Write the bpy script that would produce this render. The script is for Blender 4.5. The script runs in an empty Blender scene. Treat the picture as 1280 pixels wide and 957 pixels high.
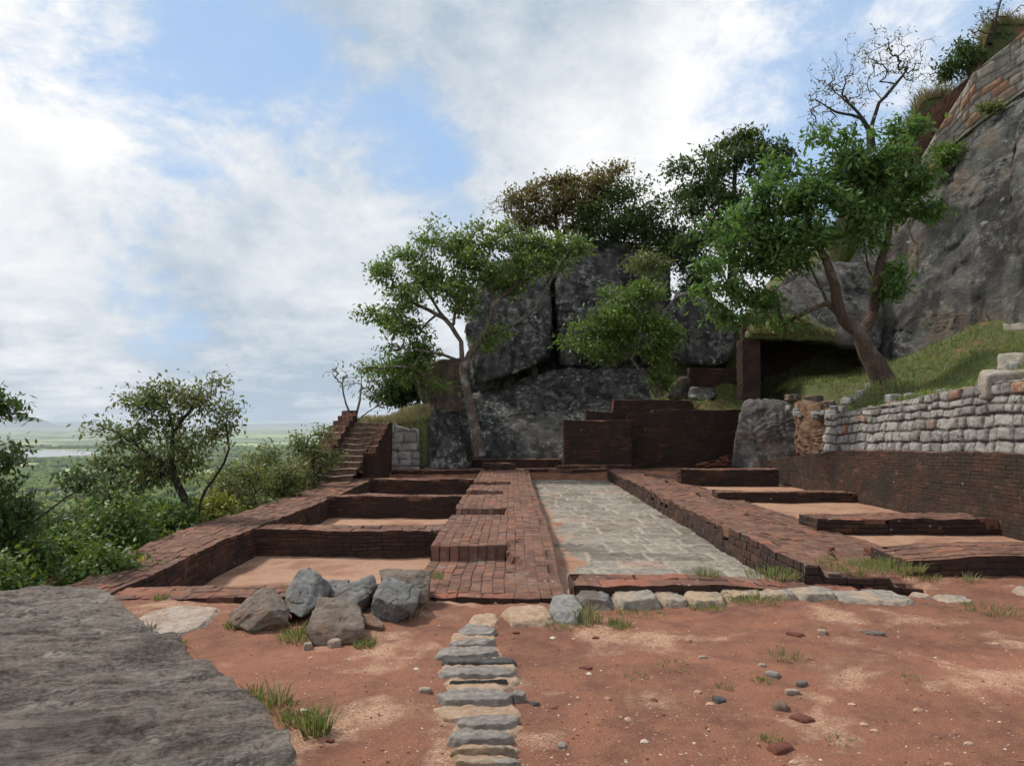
import bpy, bmesh, math, random
import numpy as np

# ------------------------------------------------------------------ camera, sky, sun, exposure
sc = bpy.context.scene
COL = sc.collection
IW, IH, FPX, CAMZ = 1280, 957, 950.0, 1.6
PITCH = math.atan((528 - 478.5) / FPX)
cd = bpy.data.cameras.new('camera')
cam = bpy.data.objects.new('camera', cd)
COL.objects.link(cam)
cam.location = (0, 0, CAMZ)
cam.rotation_euler = (math.pi / 2 + PITCH, 0, 0)
cd.sensor_width = 36
cd.lens = FPX / IW * 36
cd.clip_start = 0.05
cd.clip_end = 200000
sc.camera = cam

def ray(px, py):
    u, v = (px - IW / 2) / FPX, -(py - IH / 2) / FPX
    c, s = math.cos(PITCH), math.sin(PITCH)
    return np.array([u, c - v * s, s + v * c])

def at(px, py, D):
    """the world point seen at photo position px,py that stands D metres in front"""
    r = ray(px, py)
    return np.array([0, 0, CAMZ]) + r * (D / r[1])

def gz(px, py, z):
    r = ray(px, py)
    return np.array([0, 0, CAMZ]) + r * ((z - CAMZ) / r[2])

SUN_AZ, SUN_EL = math.radians(-58), math.radians(52)     # azimuth from +y towards +x
sdir = np.array([math.sin(SUN_AZ) * math.cos(SUN_EL), math.cos(SUN_AZ) * math.cos(SUN_EL), math.sin(SUN_EL)])
sl = bpy.data.lights.new('sun', 'SUN')
sl.energy = 3.2
sl.angle = math.radians(8)
sl.color = (1.0, 0.93, 0.82)
so = bpy.data.objects.new('sun', sl)
COL.objects.link(so)
from mathutils import Vector
so.rotation_euler = Vector(sdir).to_track_quat('Z', 'Y').to_euler()
so.location = (-20, 10, 40)

sc.view_settings.view_transform = 'Standard'
sc.view_settings.look = 'None'
sc.view_settings.gamma = 1
sc.view_settings.exposure = 0.38
sc.view_settings.use_curve_mapping = False
sc.cycles.max_bounces = 6
sc.cycles.diffuse_bounces = 3
sc.cycles.glossy_bounces = 2
sc.cycles.transmission_bounces = 3
sc.cycles.transparent_max_bounces = 6
sc.cycles.volume_bounces = 0
sc.cycles.use_denoising = True
sc.cycles.use_adaptive_sampling = True
sc.cycles.adaptive_threshold = 0.02

# ------------------------------------------------------------------ node helpers
class NB:
    def __init__(self, nt):
        self.nt = nt
    def put(self, sock, v):
        if isinstance(v, bpy.types.NodeSocket):
            self.nt.links.new(v, sock)
        elif v is not None:
            if isinstance(v, (tuple, list)) and len(v) == 3 and sock.type == 'RGBA':
                v = (*v, 1)
            sock.default_value = v
    def n(self, t, ins=None, **props):
        nd = self.nt.nodes.new('ShaderNode' + t)
        for k, v in props.items():
            setattr(nd, k, v)
        for k, v in (ins or {}).items():
            self.put(nd.inputs[k], v)
        return nd
    def math(self, op, a, b=None, c=None, clamp=False):
        nd = self.n('Math', operation=op, use_clamp=clamp)
        for i, v in enumerate((a, b, c)):
            if v is not None:
                self.put(nd.inputs[i], v)
        return nd.outputs[0]
    def vmath(self, op, a, b=None, scale=None):
        nd = self.n('VectorMath', operation=op)
        self.put(nd.inputs[0], a)
        if b is not None:
            self.put(nd.inputs[1], b)
        if scale is not None:
            self.put(nd.inputs['Scale'], scale)
        return nd.outputs['Value'] if op in ('DOT_PRODUCT', 'LENGTH') else nd.outputs['Vector']
    def noise(self, vec, scale, detail=4, rough=0.55, dist=0.0, color=False):
        nd = self.n('TexNoise', {'Vector': vec, 'Scale': scale, 'Detail': detail, 'Roughness': rough, 'Distortion': dist})
        return nd.outputs['Color' if color else 'Fac']
    def voro(self, vec, scale, feature='F1', out='Distance', rnd=1.0):
        nd = self.n('TexVoronoi', {'Vector': vec, 'Scale': scale, 'Randomness': rnd}, feature=feature)
        return nd.outputs[out]
    def ramp(self, v, a, b, lo=0.0, hi=1.0, smooth=True):
        nd = self.n('MapRange', {'Value': v, 'From Min': a, 'From Max': b, 'To Min': lo, 'To Max': hi},
                    interpolation_type='SMOOTHSTEP' if smooth else 'LINEAR')
        return nd.outputs['Result']
    def mix(self, f, a, b, mode='MIX'):
        nd = self.n('Mix', data_type='RGBA', blend_type=mode)
        self.put(nd.inputs[0], f)
        self.put(nd.inputs[6], a)
        self.put(nd.inputs[7], b)
        return nd.outputs[2]
    def scalevec(self, vec, s):
        nd = self.n('Mapping', {'Vector': vec, 'Scale': s})
        return nd.outputs[0]
    def bump(self, h, strength, dist, normal=None):
        nd = self.n('Bump', {'Height': h, 'Strength': strength, 'Distance': dist})
        if normal is not None:
            self.put(nd.inputs['Normal'], normal)
        return nd.outputs[0]
    def attr(self, name):
        nd = self.n('Attribute', attribute_name=name)
        sp = self.n('SeparateColor', {'Color': nd.outputs['Color']})
        return sp.outputs

def new_mat(name):
    m = bpy.data.materials.new(name)
    m.use_nodes = True
    nt = m.node_tree
    nt.nodes.clear()
    b = NB(nt)
    out = b.n('OutputMaterial')
    bs = b.n('BsdfPrincipled', {'Roughness': 0.9})
    bs.inputs['Specular IOR Level'].default_value = 0.25
    nt.links.new(bs.outputs[0], out.inputs['Surface'])
    tc = b.n('TexCoord')
    return m, b, bs, tc.outputs['Object'], out

# ------------------------------------------------------------------ sky with broken cloud
w = bpy.data.worlds.new('World')
sc.world = w
w.use_nodes = True
w.node_tree.nodes.clear()
B = NB(w.node_tree)
wout = B.n('OutputWorld')
bg = B.n('Background', {'Strength': 0.1})
w.node_tree.links.new(bg.outputs[0], wout.inputs['Surface'])
sky = B.n('TexSky', sky_type='NISHITA', sun_disc=False, sun_elevation=SUN_EL, sun_rotation=SUN_AZ,
          air_density=1.0, dust_density=0.6, ozone_density=1.5, altitude=200)
dirv = B.vmath('NORMALIZE', B.n('TexCoord').outputs['Generated'])
sxyz = B.n('SeparateXYZ', {0: dirv})
zz = B.math('MAXIMUM', sxyz.outputs[2], 0.0)
den = B.math('ADD', zz, 0.16)
cv = B.n('CombineXYZ', {0: B.math('DIVIDE', sxyz.outputs[0], den), 1: B.math('DIVIDE', sxyz.outputs[1], den), 2: 0.0}).outputs[0]
def blob(px, py, rad_px):
    d = ray(px, py)
    d = d / np.linalg.norm(d)
    dp = B.vmath('DOT_PRODUCT', dirv, tuple(d))
    return B.ramp(dp, math.cos(rad_px / FPX), 1.0)
def blobsum(lst, base):
    acc = base
    for px, py, r, wt in lst:
        acc = B.math('MULTIPLY_ADD', blob(px, py, r), wt, acc)
    return acc
dsq = B.scalevec(dirv, (1, 1, 1.5))
n1 = B.noise(B.vmath('ADD', dsq, (3.7, 1.9, 0.4)), 2.1, 12, 0.60, 0.25)
n2 = B.noise(dsq, 5.0, 12, 0.64, 0.3)
n3 = B.noise(cv, 2.6, 8, 0.6, 0.2)
n4 = B.noise(B.vmath('ADD', dsq, (1.3, 8.8, 2.2)), 13.0, 9, 0.66, 0.3)
low = B.ramp(zz, 0.30, 0.05)                     # flat layered cloud near the horizon
shape = B.math('MULTIPLY', B.math('SUBTRACT', n1, 0.5), 2.0)
shape = B.math('MULTIPLY_ADD', B.math('SUBTRACT', n2, 0.5), 2.1, shape)
shape = B.math('MULTIPLY_ADD', B.math('SUBTRACT', n4, 0.5), 0.9, shape)
shape = B.math('MULTIPLY_ADD', B.math('MULTIPLY', B.math('SUBTRACT', n3, 0.5), low), 1.0, shape)
base = B.math('MULTIPLY_ADD', B.ramp(sxyz.outputs[1], 0.3, -0.2), 0.3, shape)  # extra unseen cloud added behind the camera to neutralise the blue fill light
base = B.math('MULTIPLY_ADD', low, 0.25, base)
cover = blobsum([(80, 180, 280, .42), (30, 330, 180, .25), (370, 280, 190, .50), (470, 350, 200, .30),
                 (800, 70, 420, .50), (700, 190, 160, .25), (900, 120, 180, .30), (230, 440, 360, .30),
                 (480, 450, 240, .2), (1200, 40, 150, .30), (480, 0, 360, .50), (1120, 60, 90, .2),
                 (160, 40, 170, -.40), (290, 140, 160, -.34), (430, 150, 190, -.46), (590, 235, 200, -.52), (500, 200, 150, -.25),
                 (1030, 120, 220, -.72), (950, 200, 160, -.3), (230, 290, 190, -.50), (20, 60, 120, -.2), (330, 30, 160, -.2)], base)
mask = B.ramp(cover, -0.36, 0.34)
horizon = B.ramp(zz, 0.0, 0.22, 0.75, 0.0)
mask = B.math('MAXIMUM', mask, horizon)
mask = B.math('MULTIPLY_ADD', mask, 0.88, 0.12)
bright = blobsum([(370, 250, 170, .45), (90, 120, 220, .3), (840, 170, 200, .55), (690, 190, 130, .35), (940, 80, 150, .4), (110, 400, 110, .3),
                  (40, 260, 160, .2), (1180, 20, 120, .4), (440, 360, 160, .25),
                  (520, 0, 380, -.65), (880, 0, 240, -.25), (230, 470, 340, -.40), (420, 440, 240, -.3), (250, 250, 120, -.15)],
                 B.math('MULTIPLY_ADD', B.math('SUBTRACT', n2, 0.5), 1.9, 0.42))
bright = B.math('MULTIPLY_ADD', B.math('SUBTRACT', n4, 0.5), 1.2, bright)
bright = B.math('MULTIPLY_ADD', B.math('MULTIPLY', B.math('SUBTRACT', n3, 0.5), low), 1.6, bright)
bright = B.ramp(bright, -0.38, 0.98, smooth=False)
ccol = B.mix(bright, (3.7, 4.4, 5.2), (7.9, 7.9, 7.9))
blue = B.mix(0.75, sky.outputs[0], (3.3, 4.9, 7.3))
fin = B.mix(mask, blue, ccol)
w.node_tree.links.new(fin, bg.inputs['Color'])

# ------------------------------------------------------------------ numpy noise
def pn(p, seed=0):
    p = np.asarray(p, float)
    i = np.floor(p).astype(np.int64)
    f = p - i
    u = f * f * f * (f * (f * 6 - 15) + 10)
    tot = np.zeros(len(p))
    for c in range(8):
        o = np.array([c & 1, (c >> 1) & 1, (c >> 2) & 1])
        q = i + o
        h = (q[:, 0] * 374761393 + q[:, 1] * 668265263 + q[:, 2] * 2147483647 + seed * 144665) & 0xffffffff
        h = ((h ^ (h >> 13)) * 1274126177) & 0xffffffff
        h = (h ^ (h >> 16)) & 0xffffffff
        h = (h * 2654435761) & 0xffffffff
        g = np.stack([((h >> 3) & 255), ((h >> 11) & 255), ((h >> 19) & 255)], 1) / 127.5 - 1
        d = (g * (f - o)).sum(1)
        wgt = np.prod(np.where(o == 1, u, 1 - u), 1)
        tot += d * wgt
    return tot

def fbm(p, octs=4, seed=0, gain=0.5):
    p = np.asarray(p, float)
    a, s = 1.0, np.zeros(len(p))
    for o in range(octs):
        s += a * pn(p * (2.03 ** o) + 17.7 * o, seed + o)
        a *= gain
    return s

def p3(x, y, z=0.0):
    x, y = np.broadcast_arrays(np.asarray(x, float), np.asarray(y, float))
    z = np.broadcast_to(np.asarray(z, float), x.shape)
    return np.stack([x.ravel(), y.ravel(), z.ravel()], 1)

def hsh(*a):
    h = np.zeros(np.broadcast(*a).shape, np.int64) + 1013
    for k, v in enumerate(a):
        h = ((h ^ (np.asarray(v, np.int64) * (2654435761 + 97 * k))) * 1274126177) & 0xffffffff
        h = h ^ (h >> 15)
    return ((h * 2246822519) & 0xffffffff) / 4294967296.0

# ------------------------------------------------------------------ mesh helpers
def mk(name, V, faces, mat, parent=None, smooth=True, attrs=None, origin=None):
    V = np.asarray(V, float)
    if origin is not None:
        V = V - np.asarray(origin)
    elif parent is not None:
        V = V - np.array(parent.location)
    me = bpy.data.meshes.new(name)
    me.vertices.add(len(V))
    me.vertices.foreach_set('co', V.ravel())
    faces = [np.asarray(f, np.int64) for f in faces if len(f)]
    loops = np.concatenate([f.ravel() for f in faces])
    tot = np.concatenate([np.full(len(f), f.shape[1]) for f in faces])
    st = np.concatenate([[0], np.cumsum(tot)[:-1]])
    me.loops.add(len(loops))
    me.loops.foreach_set('vertex_index', loops)
    me.polygons.add(len(tot))
    me.polygons.foreach_set('loop_start', st)
    me.polygons.foreach_set('loop_total', tot)
    me.update(calc_edges=True)
    me.polygons.foreach_set('use_smooth', np.full(len(tot), smooth))
    for an, av in (attrs or {}).items():
        a = me.attributes.new(an, 'FLOAT_COLOR', 'POINT')
        av = np.asarray(av, float)
        if av.shape[1] == 3:
            av = np.concatenate([av, np.ones((len(av), 1))], 1)
        a.data.foreach_set('color', av.ravel())
    me.materials.append(mat)
    o = bpy.data.objects.new(name, me)
    COL.objects.link(o)
    if origin is not None:
        o.location = origin
    if parent is not None:
        o.parent = parent
    return o

def tag(o, label, cat, group=None, kind=None):
    if label: o['label'] = label
    if cat: o['category'] = cat
    if group: o['group'] = group
    if kind or cat: o['kind'] = kind or 'thing'
    return o

def thing(name, label, cat, loc=(0, 0, 0), group=None):
    o = bpy.data.objects.new(name, None)
    COL.objects.link(o)
    o.location = loc
    o.empty_display_size = 0.2
    return tag(o, label, cat, group)

def gridfaces(nu, nv, off=0):
    i = np.arange(nu - 1)[:, None]
    j = np.arange(nv - 1)[None, :]
    a = (i * nv + j).ravel() + off
    return np.stack([a, a + nv, a + nv + 1, a + 1], 1)

def heightgrid(name, xs, ys, zf, mat, mask=None, kind='structure', skirt=0.0):
    X, Y = np.meshgrid(xs, ys, indexing='ij')
    V = np.stack([X.ravel(), Y.ravel(), zf(X.ravel(), Y.ravel())], 1)
    F = gridfaces(len(xs), len(ys))
    if mask is not None:
        k = mask(X.ravel(), Y.ravel())
        F = F[k[F].all(1)]
    fl = [F]
    if skirt:   # the open edges go down into the ground
        E = np.concatenate([F[:, [k, (k + 1) % 4]] for k in range(4)])
        key = np.sort(E, axis=1)
        kk = key[:, 0] * (len(V) + 1) + key[:, 1]
        u, inv, cn = np.unique(kk, return_inverse=True, return_counts=True)
        Eb = E[cn[inv] == 1]
        n0 = len(V)
        V = np.concatenate([V, V - np.array([0, 0, skirt])])
        fl.append(np.stack([Eb[:, 1], Eb[:, 0], Eb[:, 0] + n0, Eb[:, 1] + n0], 1))
    o = mk(name, V, fl, mat)
    if kind: o['kind'] = kind
    return o

# ------------------------------------------------------------------ materials
def mat_dirt(name, base=(0.195, 0.083, 0.050), pale=(0.42, 0.265, 0.175), dark=(0.125, 0.054, 0.037), amt=0.5, fine=True):
    m, b, bs, co, _ = new_mat(name)
    a = b.noise(co, 0.9, 6, 0.6, 0.4)
    c = b.noise(co, 3.3, 6, 0.65)
    g = b.noise(co, 60, 3, 0.7)
    v = b.voro(co, 75)
    k = b.noise(b.vmath('ADD', co, (2.2, 9.4, 0)), 0.55, 5, 0.62, 0.8)
    col = b.mix(b.ramp(c, 0.35, 0.66), base, dark)
    col = b.mix(b.ramp(k, 0.5, 0.66, 0, 0.7), col, tuple(x * 1.25 for x in base))
    sand = b.ramp(b.math('MULTIPLY_ADD', c, 0.5, a), 0.98 - amt * 0.45, 1.14 - amt * 0.45)
    grain = b.ramp(g, 0.38, 0.6)
    sand = b.math('MULTIPLY', sand, b.math('MULTIPLY_ADD', grain, 0.75, 0.25))
    col = b.mix(sand, col, pale)
    col = b.mix(b.math('MULTIPLY', b.ramp(v, 0.28, 0.1), 0.35), col, (0.42, 0.25, 0.17))
    col = b.mix(b.ramp(g, 0.62, 0.75, 0, 0.4), col, dark)
    gr = b.noise(co, 130, 3, 0.75)
    col = b.mix(b.math('MULTIPLY', b.ramp(gr, 0.56, 0.68, 0, 0.75), b.ramp(c, 0.62, 0.40, 0.35, 1.0)), col, (0.40, 0.255, 0.17))
    col = b.mix(b.ramp(gr, 0.42, 0.30, 0, 0.6), col, tuple(x * 0.6 for x in dark))
    b.put(bs.inputs['Base Color'], col)
    bs.inputs['Roughness'].default_value = 0.95
    h = b.math('ADD', b.math('MULTIPLY', g, 0.4), b.math('MULTIPLY', b.noise(co, 18, 5, 0.7), 0.9))
    b.put(bs.inputs['Normal'], b.bump(h, 0.55, 0.03))
    return m

def mat_brick(name, red=0.0, pale=1.0, moss=0.0):
    m, b, bs, co, _ = new_mat(name)
    at_ = b.attr('brick')
    rnd, joint, top = at_[0], at_[1], at_[2]
    a = b.noise(co, 1.3, 6, 0.6)
    c = b.noise(co, 9, 6, 0.65)
    f = b.noise(co, 55, 4, 0.7)
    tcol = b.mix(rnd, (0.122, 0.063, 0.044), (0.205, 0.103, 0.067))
    tcol = b.mix(b.ramp(rnd, 0.90 - red * 0.55, 1.0 - red * 0.3, 0, 0.75), tcol, (0.28, 0.095, 0.056))
    tcol = b.mix(b.ramp(a, 0.42, 0.68, 0, 0.55), tcol, (0.085, 0.045, 0.038))
    tcol = b.mix(b.ramp(c, 0.5, 0.75, 0, 0.7 * pale), tcol, (0.30, 0.18, 0.14))
    tcol = b.mix(b.ramp(b.noise(co, 4.5, 7, 0.7), 0.55, 0.7, 0, 0.6), tcol, (0.055, 0.034, 0.030))
    g2 = b.noise(b.vmath('ADD', co, (5.2, 7.7, 3.3)), 2.6, 7, 0.68)
    tcol = b.mix(b.ramp(g2, 0.54, 0.68, 0, 0.6), tcol, (0.24, 0.185, 0.155))
    tcol = b.mix(b.ramp(g2, 0.44, 0.32, 0, 0.55), tcol, (0.27, 0.115, 0.065))
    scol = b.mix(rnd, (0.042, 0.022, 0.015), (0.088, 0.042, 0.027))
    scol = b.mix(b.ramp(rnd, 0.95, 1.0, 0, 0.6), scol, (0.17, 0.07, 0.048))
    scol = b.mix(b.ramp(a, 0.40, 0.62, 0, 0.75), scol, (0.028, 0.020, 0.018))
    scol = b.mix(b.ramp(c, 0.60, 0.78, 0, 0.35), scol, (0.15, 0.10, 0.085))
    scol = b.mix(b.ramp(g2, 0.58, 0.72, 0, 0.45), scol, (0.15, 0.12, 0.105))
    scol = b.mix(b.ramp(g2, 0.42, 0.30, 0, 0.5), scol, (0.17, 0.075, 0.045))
    if moss:
        scol = b.mix(b.ramp(b.noise(co, 2.2, 5, 0.6), 0.45, 0.65, 0, moss), scol, (0.022, 0.025, 0.014))
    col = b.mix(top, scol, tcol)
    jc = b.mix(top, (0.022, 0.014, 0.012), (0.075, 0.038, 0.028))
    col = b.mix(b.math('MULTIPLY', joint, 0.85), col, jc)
    col = b.mix(b.ramp(f, 0.35, 0.7, 0, 0.4), col, b.mix(0.5, col, (0.03, 0.02, 0.018)))
    lich = b.math('MULTIPLY', b.ramp(b.voro(co, 5.5), 0.13, 0.05), b.ramp(b.noise(co, 1.7, 3), 0.52, 0.62))
    col = b.mix(b.math('MULTIPLY', lich, 0.7), col, (0.42, 0.40, 0.37))
    b.put(bs.inputs['Base Color'], col)
    bs.inputs['Roughness'].default_value = 0.92
    h = b.math('ADD', b.math('MULTIPLY', c, 0.8), b.math('MULTIPLY', f, 0.35))
    b.put(bs.inputs['Normal'], b.bump(h, 0.6, 0.03))
    return m

def mat_rock(name, base, dark, lichen, lich_amt=0.5, streak=0.5, scale=1.0, green=0.0, warm=None, spot=0.5, bump=0.8, rough=0.88, cracks=0.0, lsc=15):
    m, b, bs, co, _ = new_mat(name)
    co = b.vmath('SCALE', co, scale=scale)
    a = b.noise(co, 0.55, 7, 0.62, 0.5)
    c = b.noise(co, 2.4, 7, 0.68, 0.3)
    f = b.noise(co, 15, 6, 0.7)
    ff = b.noise(co, 60, 4, 0.7)
    st = b.noise(b.scalevec(co, (1.5, 1.5, 0.16)), 1.3, 6, 0.6, 0.6)
    col = b.mix(b.ramp(c, 0.32, 0.68), dark, base)
    if warm is not None:
        col = b.mix(b.ramp(b.noise(b.vmath('ADD', co, (3.1, 8.2, 1.7)), 0.5, 5, 0.6), 0.48, 0.66, 0, 0.85), col, warm)
    if green:
        col = b.mix(b.ramp(b.noise(b.vmath('ADD', co, (13.1, 2.2, 5.7)), 0.8, 6, 0.6), 0.46, 0.66, 0, green), col, (0.085, 0.105, 0.085))
    col = b.mix(b.ramp(st, 0.45, 0.60, 0, streak), col, tuple(x * 0.35 for x in dark))
    lz = b.ramp(b.math('MULTIPLY_ADD', a, 0.5, b.math('MULTIPLY', c, 0.6)), 0.5, 0.66)
    lf = b.noise(b.vmath('ADD', co, (4.4, 1.3, 9.1)), lsc, 6, 0.72)
    lsp = b.ramp(b.math('MULTIPLY_ADD', lf, 0.75, b.math('MULTIPLY', ff, 0.3)), 0.50, 0.60)
    col = b.mix(b.math('MULTIPLY', b.math('MULTIPLY', lz, lsp), lich_amt), col, lichen)
    v = b.voro(b.vmath('ADD', co, b.vmath('SCALE', b.noise(co, 4, 3, color=True), scale=0.35)), 2.6)
    sp = b.math('MULTIPLY', b.ramp(v, 0.2, 0.1), b.ramp(b.noise(co, 0.9, 3), 0.5, 0.6))
    col = b.mix(b.math('MULTIPLY', sp, spot), col, tuple(min(0.6, x * 1.35) for x in lichen))
    col = b.mix(b.ramp(ff, 0.4, 0.7, 0, 0.35), col, b.mix(0.6, col, (0.015, 0.014, 0.013)))
    b.put(bs.inputs['Base Color'], col)
    bs.inputs['Roughness'].default_value = rough
    h = b.math('ADD', b.math('MULTIPLY', c, 1.0), b.math('ADD', b.math('MULTIPLY', f, 0.55), b.math('MULTIPLY', ff, 0.2)))
    if cracks:
        cr = b.voro(b.vmath('ADD', b.scalevec(co, (1, 1, 0.45)), b.vmath('SCALE', b.noise(co, 1.2, 6, color=True), scale=0.45)), 0.42, feature='DISTANCE_TO_EDGE')
        crk = b.math('MULTIPLY', b.ramp(cr, 0.0, 0.012, 1, 0), b.ramp(b.noise(co, 0.8, 3), 0.45, 0.6))
        b.put(bs.inputs['Base Color'], b.mix(b.math('MULTIPLY', crk, cracks), col, tuple(x * 0.25 for x in dark)))
        h = b.math('SUBTRACT', h, b.math('MULTIPLY', crk, 0.5 * cracks))
    b.put(bs.inputs['Normal'], b.bump(h, bump, 0.16 / scale))
    return m

def mat_slab(name):
    m, b, bs, co, _ = new_mat(name)
    rot = b.n('Mapping', {'Vector': co, 'Rotation': (0, 0, math.radians(-14))}).outputs[0]
    warp = b.vmath('ADD', rot, b.vmath('SCALE', b.vmath('SUBTRACT', b.noise(rot, 1.1, 4, color=True), (0.5, 0.5, 0.5)), scale=0.22))
    lines = b.noise(b.scalevec(warp, (0.9, 4.2, 4.2)), 2.6, 9, 0.72, 0.5)
    fine = b.noise(b.scalevec(warp, (2.2, 7, 7)), 6, 7, 0.75, 0.6)
    c = b.noise(co, 2.2, 7, 0.65)
    f = b.noise(co, 40, 5, 0.72)
    col = b.mix(b.ramp(lines, 0.35, 0.66), (0.060, 0.048, 0.042), (0.30, 0.245, 0.205))
    col = b.mix(b.ramp(c, 0.5, 0.7, 0, 0.5), col, (0.145, 0.115, 0.095))
    col = b.mix(b.ramp(c, 0.46, 0.3, 0, 0.55), col, (0.055, 0.046, 0.042))
    col = b.mix(b.ramp(fine, 0.52, 0.66, 0, 0.5), col, (0.028, 0.024, 0.022))
    v = b.voro(b.vmath('ADD', co, b.vmath('SCALE', b.noise(co, 5, 4, color=True), scale=0.3)), 1.9)
    sp = b.math('MULTIPLY', b.ramp(v, 0.24, 0.12), b.ramp(f, 0.35, 0.55))
    sp = b.math('MULTIPLY', sp, b.ramp(b.noise(co, 0.8, 3), 0.45, 0.6))
    col = b.mix(b.math('MULTIPLY', sp, 0.75), col, (0.43, 0.38, 0.32))
    col = b.mix(b.ramp(f, 0.45, 0.68, 0, 0.8), col, b.mix(0.5, col, (0.40, 0.35, 0.30)))
    col = b.mix(b.ramp(f, 0.46, 0.32, 0, 0.7), col, (0.035, 0.030, 0.027))
    lz = b.math('MULTIPLY', b.ramp(b.noise(b.vmath('ADD', co, (9.1, 4.4, 2.0)), 1.4, 5, 0.6), 0.48, 0.62), b.ramp(b.noise(co, 22, 6, 0.72), 0.46, 0.58))
    col = b.mix(b.math('MULTIPLY', lz, 0.75), col, (0.36, 0.33, 0.29))
    dk = b.ramp(b.noise(b.vmath('ADD', co, (1.1, 6.4, 7.0)), 0.9, 6, 0.65), 0.54, 0.68, 0, 0.65)
    col = b.mix(dk, col, (0.045, 0.040, 0.037))
    b.put(bs.inputs['Base Color'], col)
    bs.inputs['Roughness'].default_value = 0.85
    h = b.math('ADD', b.math('MULTIPLY', lines, 1.0), b.math('ADD', b.math('MULTIPLY', fine, 0.45), b.math('MULTIPLY', f, 0.18)))
    b.put(bs.inputs['Normal'], b.bump(h, 1.0, 0.09))
    return m

def mat_masonry(name, c0, c1, jcol, orange=0.15, light=(0.36, 0.35, 0.33), warmc=(0.30, 0.14, 0.075), lamt=0.6):
    m, b, bs, co, _ = new_mat(name)
    at_ = b.attr('brick')
    rnd, joint, r2 = at_[0], at_[1], at_[2]
    c = b.noise(co, 3.5, 7, 0.66)
    f = b.noise(co, 17, 6, 0.7)
    ff = b.noise(co, 70, 4, 0.7)
    col = b.mix(rnd, c0, c1)
    col = b.mix(b.ramp(r2, 1.0 - orange, 1.0 - orange * 0.4), col, warmc)
    col = b.mix(b.ramp(c, 0.42, 0.7, 0, 0.65), col, tuple(x * 0.4 for x in c0))
    lz = b.math('MULTIPLY', b.ramp(b.noise(co, 1.5, 5), 0.42, 0.6), b.ramp(f, 0.46, 0.6))
    col = b.mix(b.math('MULTIPLY', lz, lamt), col, light)
    col = b.mix(b.ramp(ff, 0.42, 0.7, 0, 0.4), col, b.mix(0.6, col, (0.02, 0.018, 0.016)))
    col = b.mix(b.math('MULTIPLY', joint, 0.9), col, jcol)
    b.put(bs.inputs['Base Color'], col)
    bs.inputs['Roughness'].default_value = 0.9
    h = b.math('ADD', b.math('MULTIPLY', c, 0.7), b.math('ADD', b.math('MULTIPLY', f, 0.4), b.math('MULTIPLY', ff, 0.12)))
    b.put(bs.inputs['Normal'], b.bump(h, 0.8, 0.05))
    return m

def mat_leaf(name, c0, c1, dead=None, deadamt=0.0, trans=0.35):
    m, b, bs, co, out = new_mat(name)
    at_ = b.attr('leaf')
    col = b.mix(at_[0], c0, c1)
    col = b.mix(b.math('MULTIPLY', at_[1], 0.4), col, tuple(x * 0.6 for x in c0))
    col = b.mix(b.ramp(at_[2], 0.70, 0.95, 0, 0.55), col, (c1[0] * 1.35, c1[1] * 1.08, c1[2] * 0.9))
    if dead is not None:
        col = b.mix(b.ramp(at_[2], 1 - deadamt, 1 - deadamt * 0.5), col, dead)
    b.put(bs.inputs['Base Color'], col)
    bs.inputs['Roughness'].default_value = 0.5
    bs.inputs['Specular IOR Level'].default_value = 0.35
    tr = b.n('BsdfTranslucent')
    b.put(tr.inputs['Color'], b.mix(0.5, col, b.mix(1.0, col, (1.2, 1.5, 0.5), 'MULTIPLY')))
    ms = b.n('MixShader', {0: trans})
    b.nt.links.new(bs.outputs[0], ms.inputs[1])
    b.nt.links.new(tr.outputs[0], ms.inputs[2])
    b.nt.links.new(ms.outputs[0], out.inputs['Surface'])
    return m

def mat_bark(name, c0, c1, c2):
    m, b, bs, co, _ = new_mat(name)
    v = b.noise(b.scalevec(co, (6, 6, 1.6)), 3, 7, 0.68, 0.5)
    p = b.noise(co, 2.3, 6, 0.65)
    col = b.mix(b.ramp(v, 0.35, 0.65), c0, c1)
    col = b.mix(b.ramp(p, 0.5, 0.64, 0, 0.85), col, c2)
    b.put(bs.inputs['Base Color'], col)
    b.put(bs.inputs['Normal'], b.bump(b.math('ADD', v, b.noise(co, 9, 6, 0.7)), 1.0, 0.10))
    return m

def mat_plain_noise(name, c0, c1, scale, detail=5, rough=0.95, bump=0.0):
    m, b, bs, co, _ = new_mat(name)
    n = b.noise(co, scale, detail, 0.65)
    b.put(bs.inputs['Base Color'], b.mix(b.ramp(n, 0.3, 0.7), c0, c1))
    bs.inputs['Roughness'].default_value = rough
    if bump:
        b.put(bs.inputs['Normal'], b.bump(n, bump, 0.05))
    return m

def mat_soil_hill(name):
    m, b, bs, co, _ = new_mat(name)
    n = b.noise(co, 0.9, 6, 0.65)
    f = b.noise(co, 9, 6, 0.7)
    col = b.mix(b.ramp(f, 0.35, 0.65), (0.055, 0.065, 0.022), (0.10, 0.115, 0.04))
    col = b.mix(b.ramp(n, 0.55, 0.68), col, (0.20, 0.10, 0.055))
    b.put(bs.inputs['Base Color'], col)
    b.put(bs.inputs['Normal'], b.bump(f, 0.8, 0.1))
    return m

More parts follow.
